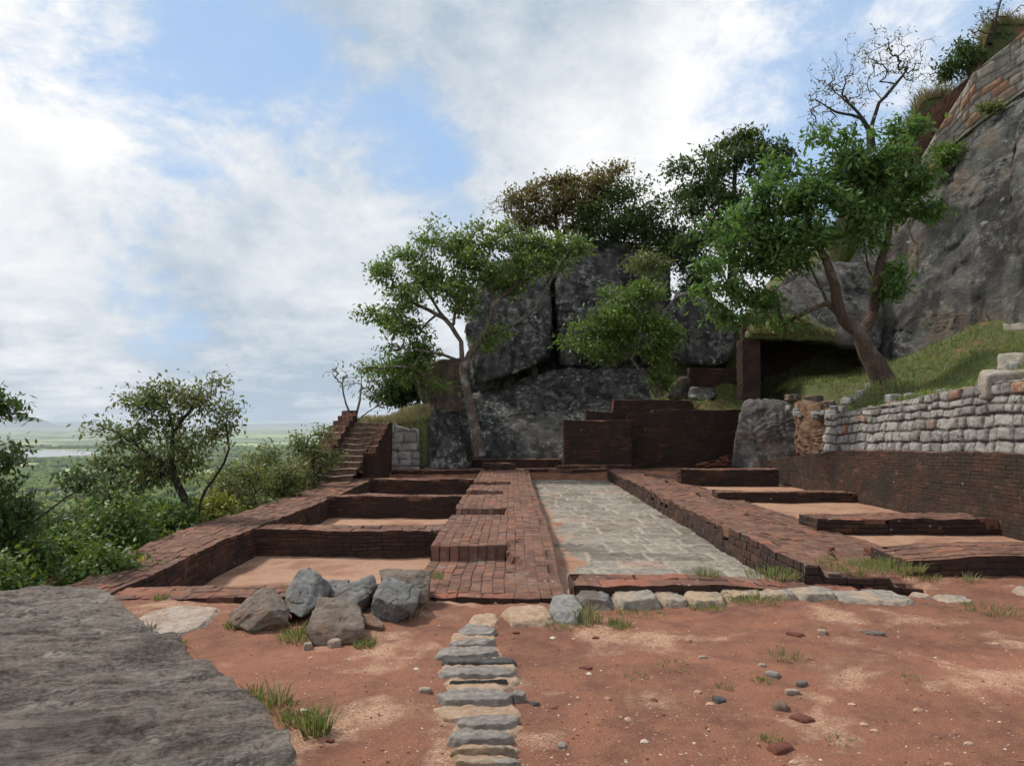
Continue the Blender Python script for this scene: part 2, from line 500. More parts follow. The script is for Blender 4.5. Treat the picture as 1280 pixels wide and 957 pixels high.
def mat_grass(name, c0, c1, dry=(0.30, 0.25, 0.12), da=0.2):
    m, b, bs, co, out = new_mat(name)
    at_ = b.attr('leaf')
    col = b.mix(at_[0], c0, c1)
    col = b.mix(b.ramp(at_[2], 1 - da, 1 - da * 0.5), col, dry)
    col = b.mix(b.ramp(b.noise(co, 0.7, 5, 0.65), 0.48, 0.64, 0, 0.75), col, dry)
    col = b.mix(b.ramp(b.noise(co, 1.9, 4, 0.6), 0.5, 0.36, 0, 0.6), col, tuple(x * 0.5 for x in c0))
    b.put(bs.inputs['Base Color'], col)
    bs.inputs['Roughness'].default_value = 0.6
    tr = b.n('BsdfTranslucent')
    b.put(tr.inputs['Color'], col)
    ms = b.n('MixShader', {0: 0.35})
    b.nt.links.new(bs.outputs[0], ms.inputs[1])
    b.nt.links.new(tr.outputs[0], ms.inputs[2])
    b.nt.links.new(ms.outputs[0], out.inputs['Surface'])
    return m

M = dict(
    dirt=mat_dirt('red_dirt'),
    sand=mat_dirt('orange_sand', base=(0.27, 0.138, 0.088), pale=(0.38, 0.235, 0.16), dark=(0.19, 0.09, 0.058), amt=0.8),
    clay=mat_dirt('orange_clay', base=(0.18, 0.080, 0.045), pale=(0.26, 0.15, 0.09), dark=(0.10, 0.045, 0.03), amt=0.3),
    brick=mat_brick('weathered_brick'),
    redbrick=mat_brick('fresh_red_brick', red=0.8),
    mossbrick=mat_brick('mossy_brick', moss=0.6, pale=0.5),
    paving=mat_masonry('grey_paving', (0.150, 0.128, 0.104), (0.265, 0.232, 0.192), (0.36, 0.305, 0.24), orange=0.10, light=(0.40, 0.37, 0.33), warmc=(0.30, 0.22, 0.17)),
    wallstone=mat_masonry('grey_wall_stone', (0.17, 0.162, 0.152), (0.33, 0.31, 0.285), (0.030, 0.023, 0.019), orange=0.045, light=(0.48, 0.47, 0.44)),
    tanstone=mat_masonry('tan_wall_stone', (0.21, 0.19, 0.165), (0.31, 0.27, 0.225), (0.085, 0.062, 0.05), orange=0.3, light=(0.36, 0.34, 0.31), warmc=(0.33, 0.17, 0.10), lamt=0.4),
    bigrock=mat_rock('black_lichen_gneiss', (0.125, 0.119, 0.110), (0.050, 0.048, 0.046), (0.40, 0.40, 0.37), 0.95, 0.8, 1.0, spot=0.85, lsc=5.5),
    cliff=mat_rock('grey_cliff_gneiss', (0.190, 0.177, 0.162), (0.095, 0.090, 0.085), (0.33, 0.33, 0.31), 0.75, 0.9, 0.6, green=0.85, warm=(0.20, 0.145, 0.105), spot=0.7, cracks=0.9, bump=1.0, lsc=9),
    chunk=mat_rock('brown_chunk', (0.26, 0.19, 0.15), (0.11, 0.095, 0.085), (0.32, 0.29, 0.26), 0.4, 0.5, 1.2, warm=(0.3, 0.2, 0.14)),
    pile_brown=mat_rock('brown_fieldstone', (0.24, 0.19, 0.15), (0.14, 0.11, 0.09), (0.38, 0.34, 0.30), 0.5, 0.15, 4.0, warm=(0.24, 0.13, 0.08), spot=0.3),
    pile_blue=mat_rock('blue_grey_fieldstone', (0.255, 0.25, 0.24), (0.14, 0.138, 0.133), (0.42, 0.41, 0.40), 0.5, 0.25, 4.0, warm=(0.17, 0.12, 0.09), spot=0.3),
    kerb=mat_rock('pale_kerb_stone', (0.40, 0.36, 0.315), (0.24, 0.215, 0.19), (0.52, 0.49, 0.45), 0.6, 0.2, 5.0, warm=(0.44, 0.32, 0.22), spot=0.4),
    step=mat_rock('grey_step_stone', (0.37, 0.33, 0.295), (0.22, 0.195, 0.175), (0.48, 0.45, 0.41), 0.6, 0.2, 5.0, spot=0.3),
    mortar=mat_rock('buff_mortar', (0.50, 0.36, 0.25), (0.36, 0.235, 0.155), (0.56, 0.46, 0.36), 0.5, 0.1, 6.0, spot=0.1),
    whiterock=mat_rock('pale_bedrock', (0.52, 0.44, 0.37), (0.38, 0.26, 0.19), (0.60, 0.55, 0.50), 0.7, 0.1, 3.0, spot=0.3),
    slab=mat_slab('banded_gneiss'),
    hill=mat_soil_hill('grassy_soil'),
    bark_grey=mat_bark('lichened_bark', (0.10, 0.075, 0.06), (0.20, 0.165, 0.14), (0.38, 0.35, 0.32)),
    bark_brown=mat_bark('brown_bark', (0.07, 0.045, 0.033), (0.15, 0.10, 0.075), (0.20, 0.16, 0.13)),
    bark_dark=mat_bark('dark_bark', (0.035, 0.03, 0.026), (0.07, 0.058, 0.05), (0.10, 0.09, 0.08)),
    leaf_a=mat_leaf('mid_green_leaf', (0.095, 0.16, 0.042), (0.185, 0.27, 0.072), (0.20, 0.17, 0.05), 0.06),
    leaf_b=mat_leaf('bright_green_leaf', (0.085, 0.150, 0.034), (0.165, 0.245, 0.052)),
    leaf_c=mat_leaf('deep_green_leaf', (0.068, 0.14, 0.04), (0.14, 0.235, 0.066)),
    leaf_dark=mat_leaf('dark_leaf', (0.045, 0.08, 0.027), (0.085, 0.135, 0.04)),
    leaf_brown=mat_leaf('bronze_leaf', (0.123, 0.123, 0.051), (0.217, 0.189, 0.072), (0.17, 0.085, 0.04), 0.35),
    leaf_olive=mat_leaf('olive_leaf', (0.102, 0.123, 0.041), (0.189, 0.210, 0.072), (0.22, 0.16, 0.06), 0.12),
    leaf_valley=mat_leaf('valley_leaf', (0.109, 0.138, 0.051), (0.203, 0.239, 0.087), (0.16, 0.11, 0.05), 0.12),
    leaf_bush=mat_leaf('bush_leaf', (0.060, 0.105, 0.024), (0.135, 0.205, 0.045), (0.35, 0.30, 0.04), 0.02),
    grass=mat_grass('green_grass', (0.12, 0.18, 0.04), (0.23, 0.29, 0.075), da=0.3),
    hay=mat_grass('dry_grass', (0.30, 0.25, 0.13), (0.42, 0.35, 0.20), (0.16, 0.19, 0.06), 0.2),
    gravel=mat_plain_noise('gravel', (0.20, 0.09, 0.06), (0.46, 0.36, 0.28), 3.0),
)

# ------------------------------------------------------------------ builders
def joint_lines(total, unit, g, mids=1):
    n = max(1, int(round(total / unit)))
    u = total / n
    pos, cell, isj = [], [], []
    for k in range(n):
        pos.append(k * u); cell.append(k); isj.append(1)
        pos.append(k * u + g); cell.append(k); isj.append(0)
        for q in range(mids):
            pos.append(k * u + u * (q + 1) / (mids + 1)); cell.append(k); isj.append(0)
        pos.append(k * u + u - g); cell.append(k); isj.append(0)
    pos.append(total); cell.append(n - 1); isj.append(1)
    return np.array(pos), np.array(cell), np.array(isj)

def brick_wall(name, p0, ang, L, W, zb, zt, mat, label=None, cat='brick wall', group=None, seed=1, crumb=0.22, parent=None,
               wander=0.05, course=0.058, blen=0.25, brow=0.135, rough=1.0, ends=(True, True), taper=None, endloss=True):
    """a wall of weathered bricks: both faces, the top and the ends; zt may be a function of x,y"""
    d = np.array([math.cos(ang), math.sin(ang)])
    nr = np.array([-d[1], d[0]])          # w grows this way
    p0 = np.asarray(p0, float)[:2]
    ztf = zt if callable(zt) else (lambda x, y: np.full(np.shape(x), float(zt)))
    zmid = float(np.mean(ztf(np.array([p0[0] + d[0] * L * t for t in (.1, .5, .9)]), np.array([p0[1] + d[1] * L * t for t in (.1, .5, .9)]))))
    H = max(0.07, zmid - zb)
    lp, lc, lj = joint_lines(L, blen / 2, 0.011)
    sp_, scc, sj = joint_lines(H, course, 0.008)
    wp, wc, wj = joint_lines(W, brow, 0.011)
    nS = scc.max() + 1
    nW = wc.max() + 1
    # profile: side A bottom->top, top, side B top->bottom
    seg = np.concatenate([np.zeros(len(sp_) - 1), np.ones(len(wp)), np.full(len(sp_) - 1, 2)]).astype(int)
    par = np.concatenate([sp_[:-1], wp, sp_[::-1][1:]])
    rowi = np.concatenate([scc[:-1], wc + 1000, scc[::-1][1:] + 3000])
    jj = np.concatenate([sj[:-1], wj, sj[::-1][1:]])
    corner = np.zeros(len(seg), bool)
    corner[len(sp_) - 1] = corner[len(sp_) + len(wp) - 2] = True
    nl, ns = len(lp), len(seg)
    Lg, Sg = np.meshgrid(np.arange(nl), np.arange(ns), indexing='ij')
    Lg, Sg = Lg.ravel(), Sg.ravel()
    l = lp[Lg]; sg = seg[Sg]; pr = par[Sg]; row = rowi[Sg]
    shift = row % 2
    bid = (lc[Lg] + shift) // 2
    jl = (lj[Lg] == 1) & ((np.round(l / (L / max(1, round(L / (blen / 2))))).astype(int) + shift) % 2 == 0)
    joint = jl | ((jj[Sg] == 1) & ~corner[Sg])
    nh_ = max(1, int(round(L / (blen / 2))))
    iin = Lg - lc[Lg] * 4
    bnd = lc[Lg] + np.where(iin >= 3, 1, 0)
    sa = (hsh(row, bnd, seed + 5) - 0.5); sb = (hsh(row, bnd + 1, seed + 5) - 0.5)
    jsh = np.where(iin == 2, (sa + sb) / 2, sa) * blen * 0.30
    jsh = np.where((jj[Sg] == 1), 0.0, jsh)
    l = np.clip(l + jsh * np.clip(np.minimum(l, L - l) / 0.2, 0, 1), 0, L)
    worn = np.clip(0.75 + 1.1 * pn(p3(l * 1.3, row * 0.37, seed * 1.7)), 0.12, 1.25)
    rnd = hsh(row, bid, seed)
    rnd2 = hsh(row, bid, seed + 77)
    tilt = (hsh(row, bid, seed + 21) - 0.5) * (np.where(iin >= 2, 1, -1) * np.where(iin == 2, 0, 1)) * 0.008
    off = np.where(joint, -0.016 * rough * worn, ((rnd2 - 0.6) * 0.015 + tilt) * rough)
    wpos = np.where(sg == 1, pr, np.where(sg == 0, 0.0, W))
    off = np.where(corner[Sg], 0.0, off)
    nx = np.where(sg == 1, 0.0, np.where(sg == 0, -1.0, 1.0))
    # crumbled edges
    zdrop = np.zeros(len(l)); inset = np.zeros(len(l))
    for side in (0, 1):
        kk = (lc[Lg] + (0 if side == 0 else 1)) // 2
        lv = pn(p3((kk * 0.30) * 0.9, seed * 3.1 + side * 50, 0.5)) * 1.1 + (hsh(kk, seed, side + 5) - 0.5) * 1.0
        m1 = lv > (0.75 - crumb * 1.6)
        m2 = lv > (1.05 - crumb * 1.6)
        inner = (row == (1000 if side == 0 else 1000 + nW - 1)) & (sg == 1)
        edge_w = (pr < brow * 0.85) if side == 0 else (pr > W - brow * 0.85)
        t = inner & edge_w
        ch = H / nS
        zdrop += np.where(t & m1, -ch * 0.95, 0) + np.where(t & m2, -ch * 0.9, 0)
        sd = sg == (0 if side == 0 else 2)
        topc = sd & (row % 1000 == nS - 1) & (pr > H - ch * 0.9)
        sec = sd & (row % 1000 == nS - 2) & (pr > H - ch * 1.9)
        inset += np.where(topc & m1, -brow * 0.8, 0) + np.where(sec & m2, -brow * 0.6, 0)
    if taper is not None:   # (width share at the start, length over which it grows to full)
        wpos = wpos * np.clip(taper[0] + (1 - taper[0]) * l / taper[1], 0, 1)
    if W > 0.3 and endloss:   # the ends have lost bricks
        de = np.where(ends[0], l, 9.0); de = np.minimum(de, np.where(ends[1], L - l, 9.0))
        lose = (sg == 1) & ~corner[Sg] & (de < 0.08 + 0.22 * hsh(row, seed, 3)) & (hsh(row, bid, seed + 13) > 0.5)
        zdrop = zdrop - np.where(lose, H / nS * (1 + (hsh(row, bid, seed + 14) > 0.6)), 0)
    wn = pn(p3(l * 0.5, seed * 7.7, 0.0)) * wander
    wn2 = pn(p3(l * 0.45, seed * 5.3, 9.0)) * wander
    frac = wpos / W
    wpos = wpos + wn * (1 - frac) + wn2 * frac
    wpos = wpos + nx * (off + inset)
    x = p0[0] + d[0] * l + nr[0] * wpos
    y = p0[1] + d[1] * l + nr[1] * wpos
    ztop = ztf(x, y)
    q = p3(x, y, 0.3 * seed)
    sag = fbm(q * 0.7, 3) * 0.045 * rough + fbm(q * 2.6, 3, 4) * 0.020 * rough
    ztop = ztop + sag
    z = np.where(sg == 1, ztop + off + zdrop, zb + (ztop - zb) * pr / H)
    z = np.where(corner[Sg], ztop + zdrop * 0, z)
    V = np.stack([x, y, z], 1)
    V += 0.030 * rough * np.stack([pn(V * 1.9, 14), pn(V * 1.9, 15), pn(V * 1.9, 16) * 0.4], 1)
    V += 0.016 * rough * np.stack([pn(V * 6.1, 11), pn(V * 6.1, 12), pn(V * 6.1, 13)], 1)
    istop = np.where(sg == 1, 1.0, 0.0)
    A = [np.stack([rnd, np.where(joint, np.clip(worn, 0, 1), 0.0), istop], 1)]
    F = [gridfaces(nl, ns)]
    Vs = [V]
    o_ = len(V)
    for e in (0, 1):
        if not ends[e]:
            continue
        le = 0.0 if e == 0 else L
        nW2, nS2 = len(wp), len(sp_)
        Wg, Zg = np.meshgrid(np.arange(nW2), np.arange(nS2), indexing='ij')
        Wg, Zg = Wg.ravel(), Zg.ravel()
        wv = wp[Wg]; rw = scc[Zg]
        b2 = (wc[Wg] + rw % 2) // 2
        j2 = (sj[Zg] == 1) | ((wj[Wg] == 1) & ((wc[Wg] + rw) % 2 == 0))
        r3 = hsh(rw + 50, b2, seed + e)
        o2 = np.where(j2, -0.012, (r3 - 0.4) * 0.03) * rough + 0.004
        sgn = -1 if e == 0 else 1
        wv2 = wv + (pn(p3(le * 0.5, seed * 7.7, 0.0))[0] * (1 - wv / W) + pn(p3(le * 0.45, seed * 5.3, 9.0))[0] * wv / W) * wander
        x = p0[0] + d[0] * (le + sgn * o2) + nr[0] * wv2
        y = p0[1] + d[1] * (le + sgn * o2) + nr[1] * wv2
        zt_ = ztf(x, y) + fbm(p3(x, y, 0.3 * seed) * 0.7, 3) * 0.035 * rough
        z = zb + (zt_ - zb) * sp_[Zg] / H
        Vs.append(np.stack([x, y, z], 1))
        A.append(np.stack([r3, j2.astype(float), np.zeros(len(x))], 1))
        f = gridfaces(nW2, nS2, o_)
        F.append(f[:, ::-1] if e == 0 else f)
        o_ += len(x)
    V = np.concatenate(Vs)
    org = (p0[0], p0[1], zb) if parent is None else None
    o = mk(name, V, F, mat, parent=parent, attrs={'brick': np.concatenate(A)}, origin=org, smooth=False)
    if parent is None:
        tag(o, label, cat, group)
    return o

def masonry(name, bottom, top, nrm, mat, label=None, cat='stone wall', rows=None, rowh=0.27, stw=(0.25, 0.5), depth=0.06, power=4,
            res=0.035, thick=0.4, seed=1, jw=0.0, parent=None, group=None, kind=None, rag=0.06, rough=1.0):
    """an uneven surface of fitted stones between a bottom and a top line (lists of points), with the wall head behind it"""
    bottom = np.asarray(bottom, float); top = np.asarray(top, float)
    cl = np.concatenate([[0], np.cumsum(np.linalg.norm(np.diff(bottom, axis=0), axis=1))])
    L = cl[-1]
    Hh = np.linalg.norm(top - bottom, axis=1)
    Hm = Hh.max()
    nu = int(L / res) + 2
    us = np.linspace(0, L, nu)
    Bp = np.stack([np.interp(us, cl, bottom[:, k]) for k in range(3)], 1)
    Tp = np.stack([np.interp(us, cl, top[:, k]) for k in range(3)], 1)
    nh = int(Hm / res) + 2
    nt = int(thick / res / 1.5) + 1 if thick else 0
    vs = np.concatenate([np.linspace(0, 1, nh), 1 + np.arange(1, nt + 1) / max(nt, 1)])
    U, Vv = np.meshgrid(np.arange(nu), np.arange(len(vs)), indexing='ij')
    U, Vv = U.ravel(), Vv.ravel()
    v = vs[Vv]
    nrm = np.asarray(nrm, float); nrm = nrm / np.linalg.norm(nrm)
    base = Bp[U] + (Tp[U] - Bp[U]) * np.minimum(v, 1)[:, None]
    over = np.maximum(v - 1, 0)
    base = base - nrm[None] * (over * thick)[:, None]
    hh = np.linalg.norm(Tp - Bp, axis=1)[U]
    hcoord = np.minimum(v, 1) * hh + over * thick
    u = us[U]
    q = np.stack([u, hcoord, np.full(len(u), seed * 3.3)], 1)
    uw = u + fbm(q * 2.2, 3, seed) * 0.05 * rough
    hw = hcoord + fbm(q * 1.4 + 30, 3, seed + 3) * 0.055 * rough
    rng = np.random.default_rng(seed)
    edges = [-0.15]
    while edges[-1] < Hm + thick + 0.3:
        edges.append(edges[-1] + rowh * rng.uniform(0.7, 1.3))
    edges = np.array(edges)
    r = np.clip(np.searchsorted(edges, hw) - 1, 0, len(edges) - 2)
    bpos = (hw - edges[r]) / (edges[r + 1] - edges[r])
    a = np.zeros(len(u)); sid = np.zeros(len(u), int); wdt = np.ones(len(u))
    for k in range(len(edges) - 1):
        m = r == k
        if not m.any():
            continue
        e2 = [-rng.uniform(0, stw[1])-0.3]
        while e2[-1] < L + 1.0:
            e2.append(e2[-1] + rng.uniform(*stw))
        e2 = np.array(e2)
        # per stone tilt of the joints
        uu = uw[m] + (bpos[m] - 0.5) * (hsh(np.full(m.sum(), k), np.searchsorted(e2, uw[m]), seed) - 0.5) * 0.08
        s = np.clip(np.searchsorted(e2, uu) - 1, 0, len(e2) - 2)
        a[m] = (uu - e2[s]) / (e2[s + 1] - e2[s]); sid[m] = s; wdt[m] = e2[s + 1] - e2[s]
    hgt = edges[r + 1] - edges[r]
    ea = np.minimum(a, 1 - a) * wdt
    eb = np.minimum(bpos, 1 - bpos) * hgt
    e = np.minimum(ea, eb)
    if power <= 4:
        pill = (1 - np.abs(2 * a - 1) ** power) * (1 - np.abs(2 * bpos - 1) ** power)
        pill = np.sqrt(np.clip(pill, 0, 1))
    else:
        pill = np.clip(e / 0.045, 0, 1) ** 0.7
    rn = hsh(r, sid, seed); rn2 = hsh(r, sid, seed + 9)
    disp = depth * pill * (0.55 + 0.9 * rn2) + fbm(q * 7, 4, seed + 5, 0.6) * 0.026 * rough + ((rn - 0.5) * (a - 0.5) + (rn2 - 0.5) * (bpos - 0.5)) * depth * 0.9 * pill
    joint = np.clip(1 - e / (0.028 + jw), 0, 1)
    upv = np.array([0, 0, 1.0]) if abs(nrm[2]) < 0.7 else nrm
    dirn = nrm[None] * np.clip(1 - over * 2, 0, 1)[:, None] + upv[None] * np.clip(over * 2, 0, 1)[:, None]
    P = base + dirn * disp[:, None]
    if rag and thick:   # ragged wall head: stones missing along the top row
        topness = np.clip((v - 0.80) / 0.2, 0, 1)
        P[:, 2] += topness * ((rn2 - 0.5) * rag * 2.2 + pn(np.stack([u * 1.7, u * 0, u * 0 + seed], 1)) * rag)
    org = (bottom[0] + bottom[-1]) / 2 if parent is None else None
    ln = Tp[0] - Bp[0]
    f = gridfaces(nu, len(vs))
    du = Bp[1] - Bp[0]
    if np.dot(np.cross(du, ln), nrm) < 0:
        f = f[:, ::-1]
    o = mk(name, P, [f], mat, parent=parent, attrs={'brick': np.stack([rn, joint, rn2], 1)}, origin=org)
    if parent is None:
        tag(o, label, cat, group, kind)
    return o

_ico = {}
def icosphere(sub):
    if sub not in _ico:
        bm = bmesh.new()
        bmesh.ops.create_icosphere(bm, subdivisions=sub, radius=1)
        V = np.array([v.co[:] for v in bm.verts])
        F = np.array([[v.index for v in f.verts] for f in bm.faces])
        bm.free()
        _ico[sub] = (V, F)
    return _ico[sub]

def hull_planes(P):
    bm = bmesh.new()
    for p in P:
        bm.verts.new(p)
    bmesh.ops.convex_hull(bm, input=bm.verts)
    bm.normal_update()
    pl = []
    for f in bm.faces:
        pl.append((*f.normal, f.normal.dot(f.verts[0].co)))
    bm.free()
    pl = np.array(pl)
    pl = np.unique(np.round(pl, 4), axis=0)
    return pl

def rock(name, pts, mat, label=None, cat='boulder', group=None, sub=5, amp=0.12, freq=1.0, soft=14, fine=0.02, ffreq=6.0, seed=1, crack=0.0, parent=None,
         strat=0.0, facet=0.0, band=0.0):
    pts = np.asarray(pts, float)
    lo, hi = pts.min(0), pts.max(0)
    c, h = (lo + hi) / 2, np.maximum((hi - lo) / 2, 1e-3)
    q = (pts - c) / h
    pl = hull_planes(q)
    D, F = icosphere(sub)
    den = D @ pl[:, :3].T
    inv = np.maximum(den, 1e-6) / np.maximum(pl[:, 3], 0.02)[None]
    r = 1.0 / (np.sum(inv ** soft, axis=1) ** (1.0 / soft))
    V = D * r[:, None] * h + c
    # outward direction
    n = D / h
    n /= np.linalg.norm(n, axis=1)[:, None]
    wv = V + 0.35 / freq * np.stack([pn(V * freq * 0.8, 61 + seed), pn(V * freq * 0.8, 62 + seed), pn(V * freq * 0.8, 63 + seed)], 1)
    disp = amp * fbm(wv * freq, 5, seed, 0.5)
    if facet:   # blocky breaks
        g = fbm(V * freq * 1.6 + 5, 2, seed + 31)
        disp += facet * (np.round(g * 3) / 3 - g * 0.4)
    if crack:
        rg = 1 - np.abs(fbm(wv * freq * 0.7 + 9, 3, seed + 41)) * 6
        disp -= crack * np.clip(rg, 0, 1) ** 2
    if strat:
        t = V[:, 2] * 6 + V[:, 0] * 1.2 + fbm(V * 0.8, 3, seed + 8) * 2
        disp += strat * np.sin(t) * (0.5 + 0.5 * np.clip(pn(V * 1.1, 5), -1, 1))
    if band:   # foliation: long low ridges across the rock
        ca, sa = math.cos(0.25), math.sin(0.25)
        Q = np.stack([(V[:, 0] * ca + V[:, 1] * sa) * 0.7, (-V[:, 0] * sa + V[:, 1] * ca) * 5.0 + pn(V * 0.8, 5) * 1.2, V[:, 2] * 5], 1)
        g = fbm(Q, 5, seed + 3, 0.62)
        t = fbm(Q * np.array([0.8, 0.55, 0.55]) + 3, 4, seed + 6, 0.55) * 5.0
        fr = t - np.floor(t)
        terr = np.floor(t) + np.clip((fr - 0.42) / 0.16, 0, 1)
        pit = np.clip(fbm(V * 9.0, 3, seed + 9, 0.6) - 0.35, 0, 1)
        disp += band * (0.55 * g + 0.55 * terr) - pit * 0.05
    disp += fine * fbm(V * ffreq, 4, seed + 21, 0.55)
    V = V + n * disp[:, None]
    org = np.array([c[0], c[1], lo[2]]) if parent is None else None
    o = mk(name, V, [F], mat, parent=parent, origin=org)
    if parent is None:
        tag(o, label, cat, group)
    return o

def catmull(P, step):
    P = np.asarray(P, float)
    if len(P) < 3:
        n = max(2, int(np.linalg.norm(P[-1] - P[0]) / step) + 1)
        return P[0] + (P[-1] - P[0]) * np.linspace(0, 1, n)[:, None]
    Q = np.concatenate([[2 * P[0] - P[1]], P, [2 * P[-1] - P[-2]]])
    out = []
    for i in range(1, len(Q) - 2):
        n = max(1, int(np.linalg.norm(Q[i + 1] - Q[i]) / step))
        t = (np.arange(n) / n)[:, None]
        out.append(0.5 * (2 * Q[i] + (Q[i + 1] - Q[i - 1]) * t + (2 * Q[i - 1] - 5 * Q[i] + 4 * Q[i + 1] - Q[i + 2]) * t ** 2
                          + (3 * Q[i] - Q[i - 1] - 3 * Q[i + 1] + Q[i + 2]) * t ** 3))
    out.append(P[-1:])
    return np.concatenate(out)

def leaf_mesh(cent, dirs, size, rng, wid=0.42, droop=0.25, tipid=None, sway=0.9):
    n = len(cent)
    a = dirs * 0.5 + rng.normal(size=(n, 3)) * sway
    a[:, 2] -= droop
    a /= np.linalg.norm(a, axis=1)[:, None]
    up = np.array([0, 0, 1.0]) + rng.normal(size=(n, 3)) * 0.55
    b = np.cross(a, up)
    b /= np.maximum(np.linalg.norm(b, axis=1), 1e-6)[:, None]
    nn = np.cross(b, a)
    s = size * rng.uniform(0.4, 1.5, n)[:, None]
    p0 = cent
    p1 = cent + a * s * 0.5 + b * s * wid * 0.5 - nn * s * 0.08
    p2 = cent + a * s - nn * s * 0.10
    p3_ = cent + a * s * 0.5 - b * s * wid * 0.5 - nn * s * 0.08
    V = np.stack([p0, p1, p2, p3_], 1).reshape(-1, 3)
    F = np.arange(4 * n).reshape(-1, 4)
    r1 = rng.uniform(0, 1, n)
    r3 = rng.uniform(0, 1, n)
    r2 = rng.uniform(0, 1, n) if tipid is None else hsh(tipid, tipid * 0 + 5)
    att = np.repeat(np.stack([r1, r2, r3], 1), 4, axis=0)
    return V, F, att

def tree(name, label, cat, limbs, blobs, D, mat_l, mat_b, r0=0.15, ntips=300, leaf=0.12, nleaf=40, spread=0.22, seed=1, group=None,
         rtip=0.008, depthk=0.8, step=0.3, zmin=None, clump=1.0, droop=0.25, wid=0.42, shell=2.2, sides=7, wob=0.10, parts=('trunk', 'crown'), blobs3=None, clumps=None, flat=0.45, crad=None):
    """limbs: trunk first, photo points (px,py[,extra depth]); blobs: crown clumps (px,py,rx,ry[,extra depth]) in photo pixels at depth D"""
    rng = np.random.default_rng(seed)
    def pt(p):
        return at(p[0], p[1], D + (p[2] if len(p) > 2 else 0.0))
    pos, par, ltap = [], [], []
    for li, lb in enumerate(limbs):
        P = catmull([pt(p) for p in lb], step)
        P = P + np.stack([pn(P * 1.3, seed + 1), pn(P * 1.3, seed + 2), pn(P * 1.3, seed + 3)], 1) * wob * (0 if li == 0 else 1)
        if li == 0:
            prev = -1
            st = 0
        else:
            d = np.linalg.norm(np.array(pos) - P[0], axis=1)
            prev = int(d.argmin())
            st = 1
        for qi, p in enumerate(P[st:]):
            pos.append(p); par.append(prev); prev = len(pos) - 1
            ltap.append(1 - 0.6 * qi / max(1, len(P)) if li else 1 - 0.3 * qi / max(1, len(P)))
    nskel = len(pos)
    Bl = []
    for bI in blobs:
        k = D / FPX
        dd = bI[4] if len(bI) > 4 else 0.0
        c = at(bI[0], bI[1], D + dd)
        kk = (D + dd) / FPX
        Bl.append((c, np.array([bI[2] * kk, (bI[2] + bI[3]) * 0.5 * kk * depthk, bI[3] * kk]), bI[2] * bI[3]))
    tot = sum(b[2] for b in Bl)
    ncl = clumps or max(6, int(ntips / 9))
    tips, tdir = [], []
    for c, rad, wgt in Bl:
        n = max(2, int(round(ncl * wgt / tot)))
        v = rng.normal(size=(n, 3)); v /= np.linalg.norm(v, axis=1)[:, None]
        rr = rng.uniform(0, 1, n) ** (1 / shell)
        cc = c + v * rad * rr[:, None]
        rc = crad or float(np.clip(0.34 * rad.mean(), 0.12, 0.62))
        for q in range(n):
            k = max(1, int(round(ntips / ncl * rng.uniform(0.5, 1.5))))
            tips.append(cc[q] + rng.normal(size=(k, 3)) * rc * np.array([0.75, 0.75, 0.75 * flat]) * rng.uniform(0.7, 1.25))
            tdir.append(np.repeat(v[q:q + 1], k, axis=0))
    tips = np.concatenate(tips); tdir = np.concatenate(tdir)
    tree_pos = np.array(pos)
    zcut = tree_pos[0][2] + 0.35 * (tips[:, 2].min() - tree_pos[0][2]) if zmin is None else zmin
    ok = np.zeros(len(tips) * 14 + nskel, bool)
    buf = np.zeros((len(ok), 3))
    buf[:nskel] = tree_pos
    ok[:nskel] = tree_pos[:, 2] >= zcut
    ok[nskel - 1] = True
    cnt = nskel
    d0 = np.array([np.linalg.norm(tree_pos - t, axis=1).min() for t in tips])
    tipnode = np.zeros(len(tips), int)
    for ti in np.argsort(d0):
        t = tips[ti]
        d = np.linalg.norm(buf[:cnt] - t, axis=1) + 0.35 * np.maximum(buf[:cnt, 2] - t[2], 0)
        d[~ok[:cnt]] = 1e9
        j = int(d.argmin())
        s = buf[j]
        dist = np.linalg.norm(t - s)
        k = max(1, min(10, int(dist / step)))
        mid = (s + t) / 2 + rng.normal(size=3) * dist * 0.10 + np.array([0, 0, 0.08 * dist])
        prev = j
        for q in range(1, k + 1):
            f = q / k
            p = (1 - f) ** 2 * s + 2 * f * (1 - f) * mid + f * f * t
            if q < k:
                p = p + rng.normal(size=3) * 0.05 * step
            buf[cnt] = p
            par.append(prev)
            prev = cnt
            ok[cnt] = True
            cnt += 1
        tipnode[ti] = prev
    pos = buf[:cnt]
    par = np.array(par)
    load = np.zeros(cnt)
    kids = np.bincount(par[par >= 0], minlength=cnt)
    load[kids == 0] = 1
    for i in range(cnt - 1, 0, -1):
        load[par[i]] += load[i]
    ex = math.log(r0 / rtip) / math.log(max(load[0], 2))
    rad = rtip * np.maximum(load, 1) ** ex
    rad[:nskel] *= np.array(ltap)
    for i in range(1, cnt):
        rad[i] = min(rad[i], rad[par[i]])
    lowflare = np.clip(1 - np.arange(cnt) / 4.0, 0, 1) * (np.arange(cnt) < 5)
    rad = rad * (1 + 0.35 * lowflare)
    # tube mesh: a ring per node
    dirv_ = np.zeros((cnt, 3))
    for i in range(1, cnt):
        dirv_[i] = pos[i] - pos[par[i]]
    dirv_[0] = pos[1] - pos[0]
    dirv_ /= np.maximum(np.linalg.norm(dirv_, axis=1), 1e-6)[:, None]
